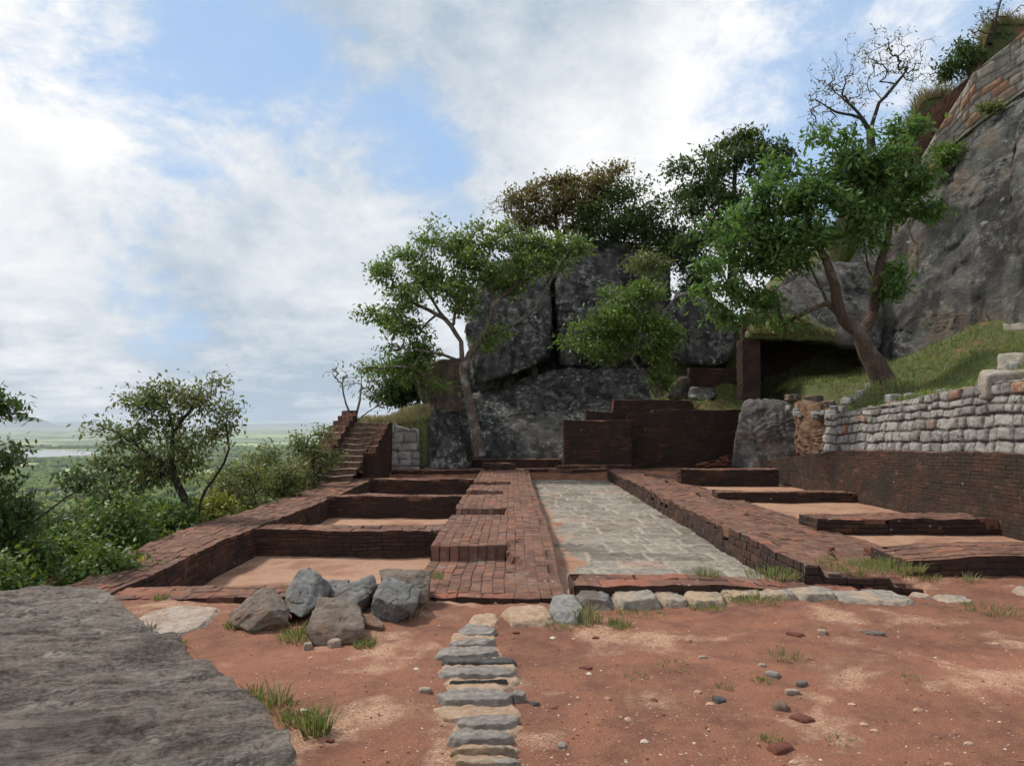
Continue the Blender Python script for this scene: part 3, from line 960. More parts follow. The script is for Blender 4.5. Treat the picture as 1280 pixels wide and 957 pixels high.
    def rings(P, Dr, R):
        ref = np.where(np.abs(Dr[:, 2:3]) > 0.9, np.array([[1.0, 0, 0]]), np.array([[0, 0, 1.0]]))
        u = np.cross(Dr, ref); u /= np.linalg.norm(u, axis=1)[:, None]
        v = np.cross(Dr, u)
        th = np.arange(sides) / sides * 2 * math.pi
        jit = 1 + 0.12 * np.sin(3 * th)[None, :, None] * 0
        return P[:, None, :] + R[:, None, None] * (u[:, None, :] * np.cos(th)[None, :, None] + v[:, None, :] * np.sin(th)[None, :, None]) * jit
    R1 = rings(pos, dirv_, rad)
    idx = np.arange(1, cnt)
    pi = par[idx]
    # start ring lies at the parent, in the child's own frame, no wider than the child needs
    same = rad[idx] > 0.72 * rad[pi]
    R0 = rings(pos[pi], dirv_[idx], np.where(same, rad[pi], np.minimum(rad[idx] * 1.25, rad[pi] * 0.95)))
    V = np.concatenate([R1.reshape(-1, 3), R0.reshape(-1, 3)])
    k = np.arange(sides); k2 = (k + 1) % sides
    startring = np.where(same, pi, cnt + np.arange(cnt - 1))
    # continuing limbs share the parent's ring only when nearly parallel
    par_ok = same & ((dirv_[idx] * dirv_[pi]).sum(1) > 0.75)
    startring = np.where(par_ok, pi, cnt + np.arange(cnt - 1))
    def ringalign(a, b):
        # rotate so that the first vertices match
        A = V.reshape(-1, sides, 3)
        return A
    A = V.reshape(-1, sides, 3)
    d_al = np.stack([np.linalg.norm(A[startring][:, 0] - np.roll(A[idx], -s, axis=1)[:, 0], axis=1) for s in range(sides)], 1)
    sh = d_al.argmin(1)
    a = startring[:, None] * sides + k[None]
    b2 = startring[:, None] * sides + k2[None]
    c2 = idx[:, None] * sides + (k2[None] + sh[:, None]) % sides
    d2 = idx[:, None] * sides + (k[None] + sh[:, None]) % sides
    F = np.stack([a, b2, c2, d2], 2).reshape(-1, 4)
    base = pos[0].copy()
    th = thing(name, label, cat, base, group)
    tk = mk(parts[0], V, [F], mat_b, parent=th)
    if nleaf:
        tn = np.repeat(np.arange(len(tips)), nleaf)
        g = rng.normal(size=(len(tn), 3)) * spread
        tp_ = pos[tipnode][tn]
        # leaves sit along the last twig as well as at its end
        back = pos[par[tipnode]][tn]
        f = rng.uniform(0, 1, len(tn))[:, None] ** 1.5
        C = tp_ * (1 - f * 0.7) + back * f * 0.7 + g * np.array([1, 1, 0.75])
        Vl, Fl, att = leaf_mesh(C, tdir[tn], leaf, rng, wid=wid, droop=droop, tipid=tn)
        mk(parts[1], Vl, [Fl], mat_l, parent=th, attrs={'leaf': att}, smooth=False)
    return th

def blades(P, h, rng, width=0.012, lean=0.5, fan=None, segs=2):
    n = len(P)
    ang = rng.uniform(0, 2 * math.pi, n)
    ld = np.stack([np.cos(ang), np.sin(ang), np.zeros(n)], 1)
    if fan is not None:
        ld = fan + ld * 0.35
    sd = np.stack([-np.sin(ang + 0.6), np.cos(ang + 0.6), np.zeros(n)], 1)
    L = (np.abs(rng.normal(size=n)) * 0.6 + 0.35) * lean
    hh = h[:, None]; Lh = (L * h)[:, None]
    w_ = width * rng.uniform(0.7, 1.3, n)[:, None]
    b0 = P - sd * w_ / 2; b1 = P + sd * w_ / 2
    m = P + np.array([0, 0, 1.0]) * hh * 0.6 + ld * Lh * 0.35
    m0 = m - sd * w_ * 0.4; m1 = m + sd * w_ * 0.4
    t = P + np.array([0, 0, 1.0]) * hh * (1 - 0.25 * L[:, None]) + ld * Lh
    V = np.stack([b0, b1, m1, m0, t], 1).reshape(-1, 3)
    i = np.arange(n)[:, None] * 5
    Q = i + np.array([[0, 1, 2, 3]]); T = i + np.array([[3, 2, 4]])
    att = np.repeat(rng.uniform(0, 1, (n, 3)), 5, axis=0)
    return V, [Q, T], att

def tuft(label, x, y, z, r, h, n, mat, seed, name='grass_tuft', cat='grass tuft', group=None, width=0.010, lean=0.8):
    rng = np.random.default_rng(seed)
    a = rng.uniform(0, 2 * math.pi, n); q = r * np.sqrt(rng.uniform(0, 1, n))
    P = np.stack([np.cos(a) * q, np.sin(a) * q, np.full(n, -0.01)], 1)
    fan = np.stack([np.cos(a), np.sin(a), a * 0], 1) * (q / r)[:, None]
    V, F, att = blades(P, h * rng.uniform(0.45, 1.1, n), rng, width, lean, fan)
    o = mk(name, V, F, mat, attrs={'leaf': att}, smooth=False)
    o.location = (x, y, z)
    return tag(o, label, cat, group)
M['kerb_grey'] = mat_rock('grey_kerb_stone', (0.33, 0.32, 0.30), (0.19, 0.185, 0.175), (0.46, 0.45, 0.43), 0.6, 0.2, 5.0, spot=0.4)
M['kerb_tan'] = mat_rock('tan_kerb_stone', (0.42, 0.335, 0.255), (0.27, 0.215, 0.165), (0.50, 0.44, 0.37), 0.6, 0.2, 5.0, warm=(0.50, 0.35, 0.22), spot=0.3)
M['step_dark'] = mat_rock('dark_step_stone', (0.13, 0.125, 0.12), (0.07, 0.068, 0.066), (0.25, 0.24, 0.23), 0.4, 0.2, 5.0, spot=0.2)
M['loosebrick'] = mat_rock('loose_red_brick', (0.22, 0.075, 0.05), (0.13, 0.05, 0.036), (0.32, 0.18, 0.13), 0.4, 0.1, 6.0, spot=0.1)
M['orangeblock'] = mat_rock('orange_stained_block', (0.24, 0.125, 0.070), (0.11, 0.065, 0.045), (0.34, 0.29, 0.24), 0.7, 0.2, 2.0, spot=0.1)
M['leaf_yel'] = mat_leaf('yellow_green_leaf', (0.15, 0.17, 0.025), (0.26, 0.26, 0.04))
M['grass_pale'] = mat_grass('pale_grass', (0.18, 0.20, 0.08), (0.30, 0.30, 0.14), da=0.4)
M['hay2'] = mat_grass('olive_dry_grass', (0.20, 0.21, 0.08), (0.33, 0.30, 0.15), da=0.4)
M['lichenboulder'] = mat_rock('lichened_boulder', (0.20, 0.185, 0.17), (0.10, 0.095, 0.09), (0.42, 0.42, 0.39), 0.9, 0.6, 1.0, spot=0.6, lsc=7, warm=(0.22, 0.14, 0.09))

# ================================================================== THE PLACE
PLAIN_Z = -165.0
RND = np.random.default_rng(5)

# ------------------------------------------------------------------ ground in front
def zg(x, y):
    x = np.asarray(x, float); y = np.asarray(y, float)
    b = np.interp(x, [-6, -3.5, -0.8, 0.6, 3, 9], [-0.10, -0.06, -0.12, -0.14, -0.13, -0.15])
    q = p3(x, y)
    b = b + fbm(q * 0.55, 3, 3).reshape(x.shape) * 0.05 + fbm(q * 2.6, 3, 9).reshape(x.shape) * 0.014
    b = b + 0.05 * np.exp(-((x - 2.2) / 1.6) ** 2 - ((y - 4.9) / 1.1) ** 2)
    b = np.where((y > 7.75) & (x < 4.35) & (x > -4.9), -0.55, b)
    b = b - np.clip(-x - 5.0, 0, 50) * 0.9
    return b
def zgf(x, y):
    f = fbm(p3(x, y) * 9, 4, 15, 0.6).reshape(np.shape(x))
    return zg(x, y) + f * 0.013 + fbm(p3(x, y) * 24, 2, 19).reshape(np.shape(x)) * 0.005

g_x = np.concatenate([np.linspace(-9, -4.4, 40), np.arange(-4.38, 6.6, 0.026), np.linspace(6.6, 10, 60)])
g_y = np.concatenate([np.linspace(-4, 2.6, 30), np.arange(2.62, 9.4, 0.026)])
ground = heightgrid('ground', g_x, g_y, zgf, M['dirt'])
tag(ground, 'bare red dirt ground with sandy patches in the foreground', None)

def zsandl(x, y):
    q = p3(x, y)
    return -0.42 + fbm(q * 0.8, 3, 33) * 0.05 + fbm(q * 6, 3, 34) * 0.008
s1 = heightgrid('sand_floor', np.linspace(-4.1, -0.7, 120), np.linspace(7.4, 25.4, 420), zsandl, M['sand'])
def zsandr(x, y):
    q = p3(x, y)
    return -0.17 + fbm(q * 0.8, 3, 43) * 0.03 + fbm(q * 6, 3, 44) * 0.008
s2 = heightgrid('sand_floor', np.linspace(4.4, 8.1, 120), np.linspace(9.2, 25.4, 380), zsandr, M['sand'])
def zback(x, y):
    q = p3(x, y)
    return -0.03 + fbm(q * 0.8, 3, 53) * 0.06 + fbm(q * 4, 3, 54) * 0.02 - np.clip(25.1 - y, 0, 1) * 0.6
s3 = heightgrid('back_earth', np.linspace(-5.4, 9.5, 160), np.linspace(24.0, 31, 90), zback, M['clay'])

heightgrid('back_earth', np.linspace(7.9, 10.2, 40), np.linspace(18.2, 28.2, 120), lambda x, y: np.interp(y, [19, 22.7, 25], [0.80, 0.38, 0.20]) + 0.6 * np.clip(x - 8.4, 0, 2) + fbm(p3(x, y) * 1.2, 3, 58) * 0.15, M['clay'])

# paved walk of grey flagstones between the brick walls
def flag_rows():
    masonry('paved_path', [(0.70, 8.1, -0.31), (3.2, 8.1, -0.31)], [(0.5, 25.1, -0.28), (3.2, 25.1, -0.28)],
            (0, 0, 1), M['paving'], 'long walk paved with worn grey flagstones', None, rowh=0.62, stw=(0.35, 1.2), depth=0.02, power=9, res=0.03,
            thick=0, seed=21, kind='structure', rag=0, jw=0.012, rough=0.9)
flag_rows()
earthstrip = heightgrid('earth_strip', np.linspace(0.2, 1.55, 70), np.linspace(8.0, 25.2, 320),
                        lambda x, y: -0.268 + 0.10 * np.clip((0.66 - x), -1, 1) + fbm(p3(x, y) * 1.3, 4, 71) * 0.05 + fbm(p3(x, y) * 9, 3, 72) * 0.008, M['sand'])

# ------------------------------------------------------------------ brick ruins
def z_left(x, y):
    return 0.0 + 0.02 * np.sin(np.asarray(y) * 0.7)
PI2 = math.pi / 2
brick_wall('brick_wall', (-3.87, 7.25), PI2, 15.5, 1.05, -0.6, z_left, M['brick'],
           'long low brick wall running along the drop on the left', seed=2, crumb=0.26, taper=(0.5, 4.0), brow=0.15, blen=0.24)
brick_wall('brick_kerb', (-4.35, 7.2), 0.0, 3.4, 0.52, -0.3, -0.03, M['brick'],
           'low worn brick kerb closing the nearest left pit behind the broken boulders', 'brick kerb', seed=3, crumb=0.3)

def z_spine(x, y):
    x = np.asarray(x, float); y = np.asarray(y, float)
    near = np.where(x < 0.02 + 0.1 * np.sin(y * 5), np.where(y < 9.72, -0.13, 0.05), np.interp(y, [8.6, 10.4], [-0.11, 0.05]))
    z = near
    z = np.where((y > 12.9) & (y < 13.9) & (x < -0.12), z - 0.12, z)
    z = np.where((y > 16.6) & (y < 17.5) & (x < -0.2), z - 0.10, z)
    z = np.where((y > 19.3) & (y < 20.1) & (x < -0.05), z - 0.14, z)
    return z
brick_wall('brick_platform', (0.52, 7.62), PI2, 17.6, 1.55, -0.6, z_spine, M['brick'],
           'broad stepped brick platform between the left pits and the grey paving', 'brick platform', seed=5, crumb=0.32, brow=0.12, blen=0.21, rough=0.7)
brick_wall('brick_kerb', (-1.05, 7.44), 0.0, 1.72, 0.2, -0.3, -0.1, M['redbrick'],
           'short kerb of uneven brick fronting the stepped brick platform', 'brick kerb', seed=6, crumb=0.05, brow=0.2, blen=0.26, ends=(True, False))
brick_wall('brick_kerb', (0.62, 7.62), 0.03, 3.1, 0.52, -0.35, lambda x, y: np.interp(np.asarray(x), [2.2, 3.2], [-0.01, -0.12]), M['redbrick'],
           'red brick kerb across the near end of the grey paving', 'brick kerb', seed=8, crumb=0.12, brow=0.26, blen=0.27)

def z_right(x, y):
    x = np.asarray(x, float); y = np.asarray(y, float)
    e = 4.02 + 0.09 * np.sin(y * 1.9) + 0.05 * np.sin(y * 5.3)
    z = np.where(x < e, 0.07, np.interp(x, [4.0, 5.1], [-0.02, -0.12]))
    z = z - np.where(y < 10.2, np.clip((10.2 - y) * 0.06, 0, 0.12) * (x > 3.3), 0)
    return z
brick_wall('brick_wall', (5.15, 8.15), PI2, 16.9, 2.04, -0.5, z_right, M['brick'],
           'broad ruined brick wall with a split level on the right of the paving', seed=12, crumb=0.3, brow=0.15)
# crosswise walls between the left pits
for i, (y, wd, z, sd, lb) in enumerate([
        (11.55, 0.55, 0.0, 21, 'brick cross wall behind the nearest left pit'),
        (16.2, 0.60, 0.03, 22, 'brick cross wall second from the front between the left pits'),
        (20.9, 0.55, 0.04, 23, 'brick cross wall third from the front in front of the stairs'),
        (25.0, 0.60, 0.06, 24, 'brick cross wall farthest back closing the left pits')]):
    brick_wall('cross_wall', (-3.92, y), 0.0, 2.97, wd, -0.55, z, M['brick'], lb, group='cross walls between the left pits', seed=sd, crumb=0.2, brow=0.27 if i == 0 else 0.17)
brick_wall('cross_wall', (0.45, 25.1), 0.0, 2.8, 0.5, -0.5, 0.06, M['brick'], 'low brick wall across the far end of the grey paving', seed=25, crumb=0.2)
def zC(x, y):
    return np.interp(np.asarray(x), [4.5, 5.6], [0.03, 0.10])
brick_wall('cross_wall', (4.5, 8.72), -0.02, 4.6, 0.95, -0.35, zC, M['brick'], 'thick brick cross wall nearest the dirt on the right', group='cross walls between the right pits',
           seed=31, crumb=0.3, blen=0.34, course=0.07, endloss=False)
brick_wall('cross_wall', (4.85, 12.15), -0.03, 2.85, 0.85, -0.35, 0.07, M['brick'], 'brick cross wall second from the front on the right', group='cross walls between the right pits', seed=32, crumb=0.25, blen=0.36, course=0.075)
brick_wall('cross_wall', (4.6, 17.0), 0.0, 3.2, 0.6, -0.35, 0.05, M['brick'], 'thin brick cross wall third from the front on the right', group='cross walls between the right pits', seed=33, crumb=0.25)
brick_wall('cross_wall', (4.7, 21.2), 0.0, 2.7, 0.6, -0.35, 0.30, M['mossbrick'], 'tallest brick cross wall farthest back on the right', group='cross walls between the right pits', seed=34, crumb=0.15)
# retaining wall on the right
def z_ret(x, y):
    return np.interp(np.asarray(y, float), [6, 12, 18, 22.7, 25], [1.22, 1.12, 0.95, 0.50, 0.30])
brick_wall('retaining_wall', (8.25, 6.2), PI2, 18.0, 0.58, -0.35, z_ret, M['mossbrick'], 'tall dark brick retaining wall under the grey stone wall', seed=41, crumb=0.08, rough=0.5, course=0.055, blen=0.24)
# walls at the back, in front of the boulders
brick_wall('brick_wall', (1.82, 26.6), 0.0, 2.35, 0.8, -0.15, 1.68, M['mossbrick'], 'square blackened brick wall against the big lichened boulder', 'brick wall', seed=51, crumb=0.12)
def z_bw2(x, y):
    x = np.asarray(x, float)
    return np.where(x < 3.75, 2.0, 2.46 - 0.02 * np.round((x - 3.75)))
brick_wall('brick_wall', (2.75, 28.0), 0.0, 3.9, 0.7, -0.15, z_bw2, M['mossbrick'], 'highest black brick wall at the back with stepped top under the small tree', seed=52, crumb=0.14)
brick_wall('brick_wall', (4.18, 27.35), 0.0, 4.2, 0.75, -0.15, lambda x, y: np.where(np.asarray(x) < 5.1, 1.95, 2.05), M['mossbrick'], 'wide black brick wall at the back below the grass patch', seed=53, crumb=0.12)
brick_wall('low_wall', (-2.4, 27.6), 0.0, 4.2, 0.5, -0.15, 0.28, M['mossbrick'], 'low dark brick footing along the base of the big boulder', 'low wall', seed=54, crumb=0.25)
brick_wall('low_wall', (1.5, 25.9), 0.0, 2.6, 0.35, -0.15, 0.14, M['brick'], 'narrow brick footing in front of the square brick wall', 'low wall', seed=55, crumb=0.35)
brick_wall('low_wall', (-1.0, 26.2), 0.0, 1.1, 0.5, -0.15, 0.2, M['brick'], 'small brick stump behind the farthest left cross wall', 'low wall', seed=56, crumb=0.35)

# ------------------------------------------------------------------ staircase
st = thing('brick_staircase', 'narrow flight of brick stairs with stepped side walls climbing at the back left', 'staircase', (-4.7, 19.6, 0))
M['tread'] = mat_plain_noise('worn_tread', (0.085, 0.052, 0.038), (0.20, 0.135, 0.10), 5.0, 6, bump=0.5)
for k in range(11):
    y0 = 19.9 + 0.47 * k
    z1 = 0.03 + 0.158 * k
    n = 26
    xs = np.linspace(-5.12, -4.25, n)
    prof = [(0.0, -0.20), (0.0, -0.035), (-0.02, -0.03), (-0.02, -0.008), (-0.005, 0.0), (0.25, 0.002), (0.5, 0.0)]
    V = []
    for x in xs:
        for j, (dy, dz) in enumerate(prof):
            V.append((x, y0 + dy + 0.02 * math.sin(x * 9 + k * 2.1) + 0.01 * math.sin(x * 31 + k), z1 + dz + 0.012 * math.sin(x * 7 + k) * (dz > -0.1) - 0.02 * math.exp(-((x + 4.7) / 0.25) ** 2) * (dz > -0.1)))
    mk('step', V, [gridfaces(n, len(prof))], M['tread'], parent=st, smooth=False)
def z_sl(x, y):
    return np.floor(np.clip((np.asarray(y, float) - 18.9) * 0.305, 0.1, 1.9) / 0.17) * 0.17 + 0.12
def z_sr(x, y):
    return np.floor(np.clip((np.asarray(y, float) - 19.9) * 0.335, 0.1, 1.7) / 0.17) * 0.17 + 0.06
brick_wall('side_wall', (-5.12, 18.6), PI2, 6.6, 0.5, -0.7, z_sl, M['brick'], seed=61, crumb=0.15, parent=st)
brick_wall('side_wall', (-4.0, 22.0), PI2, 3.4, 0.30, -0.5, z_sr, M['brick'], seed=62, crumb=0.15, parent=st)

# ------------------------------------------------------------------ stone walls
masonry('stone_wall', [(7.98, 6.5, 1.12), (7.98, 12, 1.08), (7.98, 18, 0.90), (8.02, 19.6, 0.82)],
        [(8.08, 6.5, 2.85), (8.08, 12, 2.30), (8.10, 18, 1.88), (8.12, 19.6, 1.72)], (-1, 0, 0.06), M['wallstone'],
        'dry stone wall of rounded grey blocks above the brick retaining wall', rowh=0.20, stw=(0.18, 0.5), depth=0.062, power=4, rag=0.015, res=0.026, jw=0.012, thick=0.5, seed=71)
masonry('stone_wall', [(-4.0, 25.4, -0.1), (-3.1, 25.7, -0.1)], [(-4.0, 25.5, 1.5), (-3.15, 25.8, 1.25)], (0.1, -1, 0.06), M['wallstone'],
        'small grey block wall between the stairs and the big boulder', rowh=0.33, stw=(0.35, 0.6), depth=0.07, res=0.04, thick=0.5, seed=72)

# ------------------------------------------------------------------ terrain: hillside, left slope, plain
HP = np.array([
    (8.3, 6, 2.8), (8.3, 12, 2.22), (8.3, 16, 2.0), (8.3, 19, 1.75), (8.3, 22, 1.9), (9.5, 19.6, 2.55), (9.0, 16, 2.2), (9.2, 13, 2.6), (12, 17.8, 3.2), (14, 14, 3.6), (10, 24, 2.85), (12, 22, 3.3), (16, 20, 4.2),
    (8, 26, 2.75), (7, 28.8, 2.45), (5.2, 29, 2.45), (5, 27.8, 1.9), (8, 27.7, 1.95), (6.5, 27.8, 1.92), (5, 31, 3.3), (8, 30, 3.4), (11, 27.5, 3.1), (9, 35, 6), (13, 34, 6.5), (6, 37, 6), (2, 36, 5.5), (-1, 36, 3.0), (-4, 34, 0.0),
    (-3, 27.8, 2.05), (-5, 26.5, 1.66), (-5, 25.3, 1.62), (-4.5, 30, 1.7), (-7.2, 27, -1), (-8, 32, -4), (-5.8, 25.6, 1.0), (0, 30.5, 1.5), (0, 40, 6.0), (10, 45, 5), (20, 45, 12), (-8, 40, -9), (-4, 46, -4),
    (12.6, 31.5, 7.6), (15, 31.2, 12.2), (18, 31, 15.2), (21, 31, 18.3), (25, 31, 21.5), (15, 33, 10.8), (18, 33, 14.2), (22, 34, 17), (14, 28.5, 3.5), (18, 26, 5), (26, 27, 8), (22, 20, 6), (30, 33, 22), (30, 45, 15), (12, 10, 3.2), (16, 8, 3.5)])
def zh(x, y):
    x = np.asarray(x, float).ravel(); y = np.asarray(y, float).ravel()
    d2 = (x[:, None] - HP[None, :, 0]) ** 2 + (y[:, None] - HP[None, :, 1]) ** 2 + 0.15
    w_ = d2 ** -2.0
    z = (w_ * HP[None, :, 2]).sum(1) / w_.sum(1)
    wt = np.interp(y, [6.5, 12, 18, 19.6, 23, 25], [2.85, 2.30, 1.88, 1.72, 1.75, 2.6]) - 0.10
    z = np.where((x > 7.9) & (y < 25), np.minimum(z, wt + np.maximum(x - 8.25, 0) * 0.85), z)
    q = p3(x, y)
    return z + fbm(q * 0.6, 3, 83) * 0.06 + fbm(q * 3, 3, 84) * 0.025
def hmask(x, y):
    cut = ((x > 12.8) & (y > 26.8) & (y < 31.0)) | ((x > -2.8) & (x < 5.7) & (y < 38))
    return ~cut & (((x > 8.2) & (y > 5.5) & ((x > 9.6) | (y < 19.7) | (y > 27.7))) | ((y > 28.4) & (x > -9.0) & ~((x > -2.8) & (x < 4.2) & (y < 34))) | ((y > 27.7) & (x > 4.4)) | ((x < -2.7) & (y > 25.85) & (x > -5.7)))
hillside = heightgrid('hillside', np.arange(-9.0, 34, 0.16), np.arange(5.5, 50, 0.16), zh, M['hill'], hmask, skirt=1.6)
def zslope(x, y):
    d = np.clip(-np.asarray(x, float) - 4.75 - np.clip(np.asarray(y, float) - 26, 0, 60) * 0.05, 0, 1e4)
    z = -0.55 - 0.55 * np.minimum(d, 8) - 1.1 * np.clip(d - 8, 0, 1e4) * 0.75
    return np.maximum(z + fbm(p3(x, y) * 0.35, 3, 91) * np.minimum(d, 3) * 0.25, PLAIN_Z - 3)
xsl = -4.75 - np.concatenate([np.arange(0, 14, 0.4), 14 * 1.09 ** np.arange(0, 34)])
slope = heightgrid('slope', xsl[::-1], np.concatenate([np.arange(-20, 60, 0.8), 60 + 5 * np.arange(1, 60)]), zslope, M['hill'])

def mat_plain():
    m, b, bs, co, _ = new_mat('plain_forest_and_fields')
    n = b.noise(b.scalevec(co, (1, 1.6, 1)), 0.0016, 9, 0.66, 0.5)
    f = b.noise(co, 0.012, 6, 0.7)
    k = b.noise(b.scalevec(co, (0.6, 2.2, 1)), 0.0006, 5, 0.6)
    col = b.mix(b.ramp(f, 0.35, 0.65), (0.030, 0.065, 0.022), (0.09, 0.14, 0.04))
    col = b.mix(b.ramp(n, 0.51, 0.57), col, (0.30, 0.37, 0.13))
    col = b.mix(b.ramp(k, 0.58, 0.66), col, (0.42, 0.38, 0.22))
    b.put(bs.inputs['Base Color'], col)
    return m
M['plain'] = mat_plain()
km = np.concatenate([-np.geomspace(300, 38000, 22)[::-1], np.linspace(-250, 250, 11), np.geomspace(300, 38000, 22)])
plain = heightgrid('plain', km, km, lambda x, y: np.full(np.shape(x), PLAIN_Z), M['plain'])
M['water'] = mat_plain_noise('lake_water', (0.16, 0.17, 0.15), (0.20, 0.20, 0.17), 0.002, rough=0.12)
lake_pts = [gz(-60, 564.5, PLAIN_Z), gz(20, 562, PLAIN_Z), gz(85, 562.5, PLAIN_Z), gz(125, 565, PLAIN_Z), gz(112, 568.5, PLAIN_Z), gz(60, 571, PLAIN_Z), gz(10, 573, PLAIN_Z), gz(-60, 571, PLAIN_Z)]
lp_ = np.array(lake_pts); lp_[:, 2] = PLAIN_Z + 1.0
lake = mk('lake', lp_[::-1], [np.arange(8)[None]], M['water'], smooth=False)
tag(lake, 'pale lake far out on the plain', None, kind='structure')
M['farhill'] = mat_plain_noise('far_hill_forest', (0.03, 0.05, 0.03), (0.05, 0.075, 0.04), 0.001)
def far_hill(px, py, D, half, seed):
    top = at(px, py, D); H_ = top[2] - PLAIN_Z
    xs = np.linspace(-1, 1, 60); ys = np.linspace(-1, 1, 24)
    def zf(x, y):
        r = np.sqrt((x / 1.0) ** 2 + (y) ** 2)
        return H_ * (np.clip(1 - r, 0, 1) ** 1.3) * (1 + 0.35 * fbm(p3(x * 3, y * 3, seed), 4, seed)) - 3
    X, Y = np.meshgrid(xs, ys, indexing='ij')
    V = np.stack([X.ravel() * half + top[0], Y.ravel() * half * 0.5 + D, zf(X.ravel(), Y.ravel()) + PLAIN_Z], 1)
    o = mk('far_hill', V, [gridfaces(60, 24)], M['farhill'])
    o['kind'] = 'structure'
far_hill(30, 517, 24000, 1500, 1); far_hill(110, 526.8, 30000, 5200, 2); far_hill(380, 527.5, 31000, 6500, 3)

# forest canopy on the plain (one mass)
def forest():
    n = 26000
    rng = np.random.default_rng(17)
    D = np.sqrt(rng.uniform(1000 ** 2, 5200 ** 2, n) * 1.0)
    D = np.where(rng.uniform(size=n) < 0.45, rng.uniform(1000, 2600, n), D)
    px = rng.uniform(-60, 470, n)
    x = (px - 640) / FPX * D
    q = p3(x * 0.0026, D * 0.0026)
    keep = fbm(q, 4, 7) + 0.25 * pn(q * 0.31, 3) < 0.10
    py = 528 + (CAMZ - PLAIN_Z) / D * FPX
    keep &= ~((px < 130) & (py > 560.5) & (py < 574))
    x, D = x[keep], D[keep]
    V0, F0 = icosphere(1)
    n = len(x)
    R = rng.uniform(4, 9, n) * (1 + D / 7000)
    V = V0[None] * (R[:, None, None] * np.array([1, 1, 0.8])) * (1 + 0.28 * rng.normal(size=(n, len(V0), 1)) * 0.6)
    V = V + np.stack([x, D, np.full(n, PLAIN_Z) + R * 0.45], 1)[:, None]
    F = (F0[None] + (np.arange(n) * len(V0))[:, None, None]).reshape(-1, 3)
    att = np.repeat(rng.uniform(0, 1, (n, 3)), len(V0), axis=0)
    m = mat_leaf('far_canopy', (0.048, 0.090, 0.020), (0.16, 0.215, 0.045), trans=0.05)
    pb = [n_ for n_ in m.node_tree.nodes if n_.type == 'BSDF_PRINCIPLED'][0]
    pb.inputs['Roughness'].default_value = 1.0
    pb.inputs['Specular IOR Level'].default_value = 0.0
    o = mk('forest', V.reshape(-1, 3), [F], m, attrs={'leaf': att}, smooth=True)
    tag(o, 'wooded plain far below on the left', None, kind='stuff')
forest()

# haze: one box of pale air round everything
def haze():
    x, y, z0, z1 = 39500, 39500, PLAIN_Z - 5, 27.0
    V = [(-x, -y, z0), (x, -y, z0), (x, y, z0), (-x, y, z0), (-x, -y, z1), (x, -y, z1), (x, y, z1), (-x, y, z1)]
    m = bpy.data.materials.new('haze'); m.use_nodes = True; m.node_tree.nodes.clear()
    b = NB(m.node_tree)
    o_ = b.n('OutputMaterial')
    v = b.n('VolumePrincipled', {'Color': (0.82, 0.91, 1.0, 1), 'Density': 5.2e-5, 'Anisotropy': 0.0})
    m.node_tree.links.new(v.outputs[0], o_.inputs['Volume'])
    o = mk('haze', V, [np.array([[3, 2, 1, 0], [4, 5, 6, 7], [0, 1, 5, 4], [1, 2, 6, 5], [2, 3, 7, 6], [3, 0, 4, 7]])], m, smooth=False)
    tag(o, 'thin pale haze over the plain', None, kind='stuff')
haze()

# ------------------------------------------------------------------ boulders at the back
def A3(*l):
    return [at(*p) for p in l]
rock('boulder', A3((512, 582, 28.6), (842, 582, 28.6), (522, 540, 29.2), (550, 506, 31), (600, 499, 31.8), (655, 481, 32.4), (700, 463, 33), (738, 448, 33.6), (800, 450, 33.4), (838, 485, 32),
                   (520, 575, 34), (840, 560, 38), (745, 455, 38), (600, 520, 37)), M['bigrock'],
     'huge sloping black boulder streaked with grey lichen behind the brick ruins', sub=7, amp=0.22, freq=0.55, soft=50, fine=0.07, ffreq=3.0, seed=3, crack=0.08, facet=0.16)
rock('boulder', A3((594, 482, 31.2), (640, 470, 31.2), (676, 454, 31.4), (688, 436, 32), (582, 410, 31.8), (606, 340, 33), (650, 312, 34), (690, 306, 35), (684, 370, 33),
                   (590, 470, 39), (690, 440, 39), (600, 340, 39), (695, 312, 39)), M['bigrock'],
     'dark overhanging boulder behind the pale-barked tree, left of the black cleft', sub=7, amp=0.18, freq=0.6, soft=70, fine=0.08, ffreq=3.0, seed=4, crack=0.08, facet=0.15)
rock('boulder', A3((699, 456, 33.0), (696, 380, 33.0), (692, 340, 33.6), (706, 306, 34.6), (745, 298, 35), (805, 304, 35), (838, 330, 34.4), (842, 380, 33.6), (834, 445, 33.2), (790, 466, 33), (760, 420, 32.4),
                   (700, 452, 39), (715, 305, 39), (830, 330, 39), (835, 450, 39)), M['bigrock'],
     'tall lichen-speckled boulder right of the black cleft, with tree tops behind', sub=7, amp=0.18, freq=0.6, soft=70, fine=0.08, ffreq=3.0, seed=5, crack=0.08, facet=0.16)
rock('boulder', A3((556, 518, 34.5), (600, 500, 35.5), (830, 470, 36), (625, 330, 36.5), (690, 314, 36.5), (800, 330, 37), (600, 470, 40), (830, 470, 40), (640, 330, 41), (800, 330, 41), (572, 440, 35)), M['bigrock'],
     'dark rock filling the black cleft behind the two tall boulders', sub=6, amp=0.2, freq=0.6, soft=16, fine=0.05, seed=55)
rock('boulder', A3((519, 474, 28.4), (523, 498, 28.5), (545, 519, 28.6), (577, 516, 28.8), (581, 450, 28.8), (548, 447, 28.6), (522, 458, 28.5), (525, 470, 31), (580, 450, 31.5), (575, 505, 31.5), (530, 505, 31)), M['chunk'],
     'brown and grey blocky boulder resting on the left shoulder of the huge one', sub=6, amp=0.10, freq=1.0, soft=24, fine=0.03, seed=6, facet=0.06)
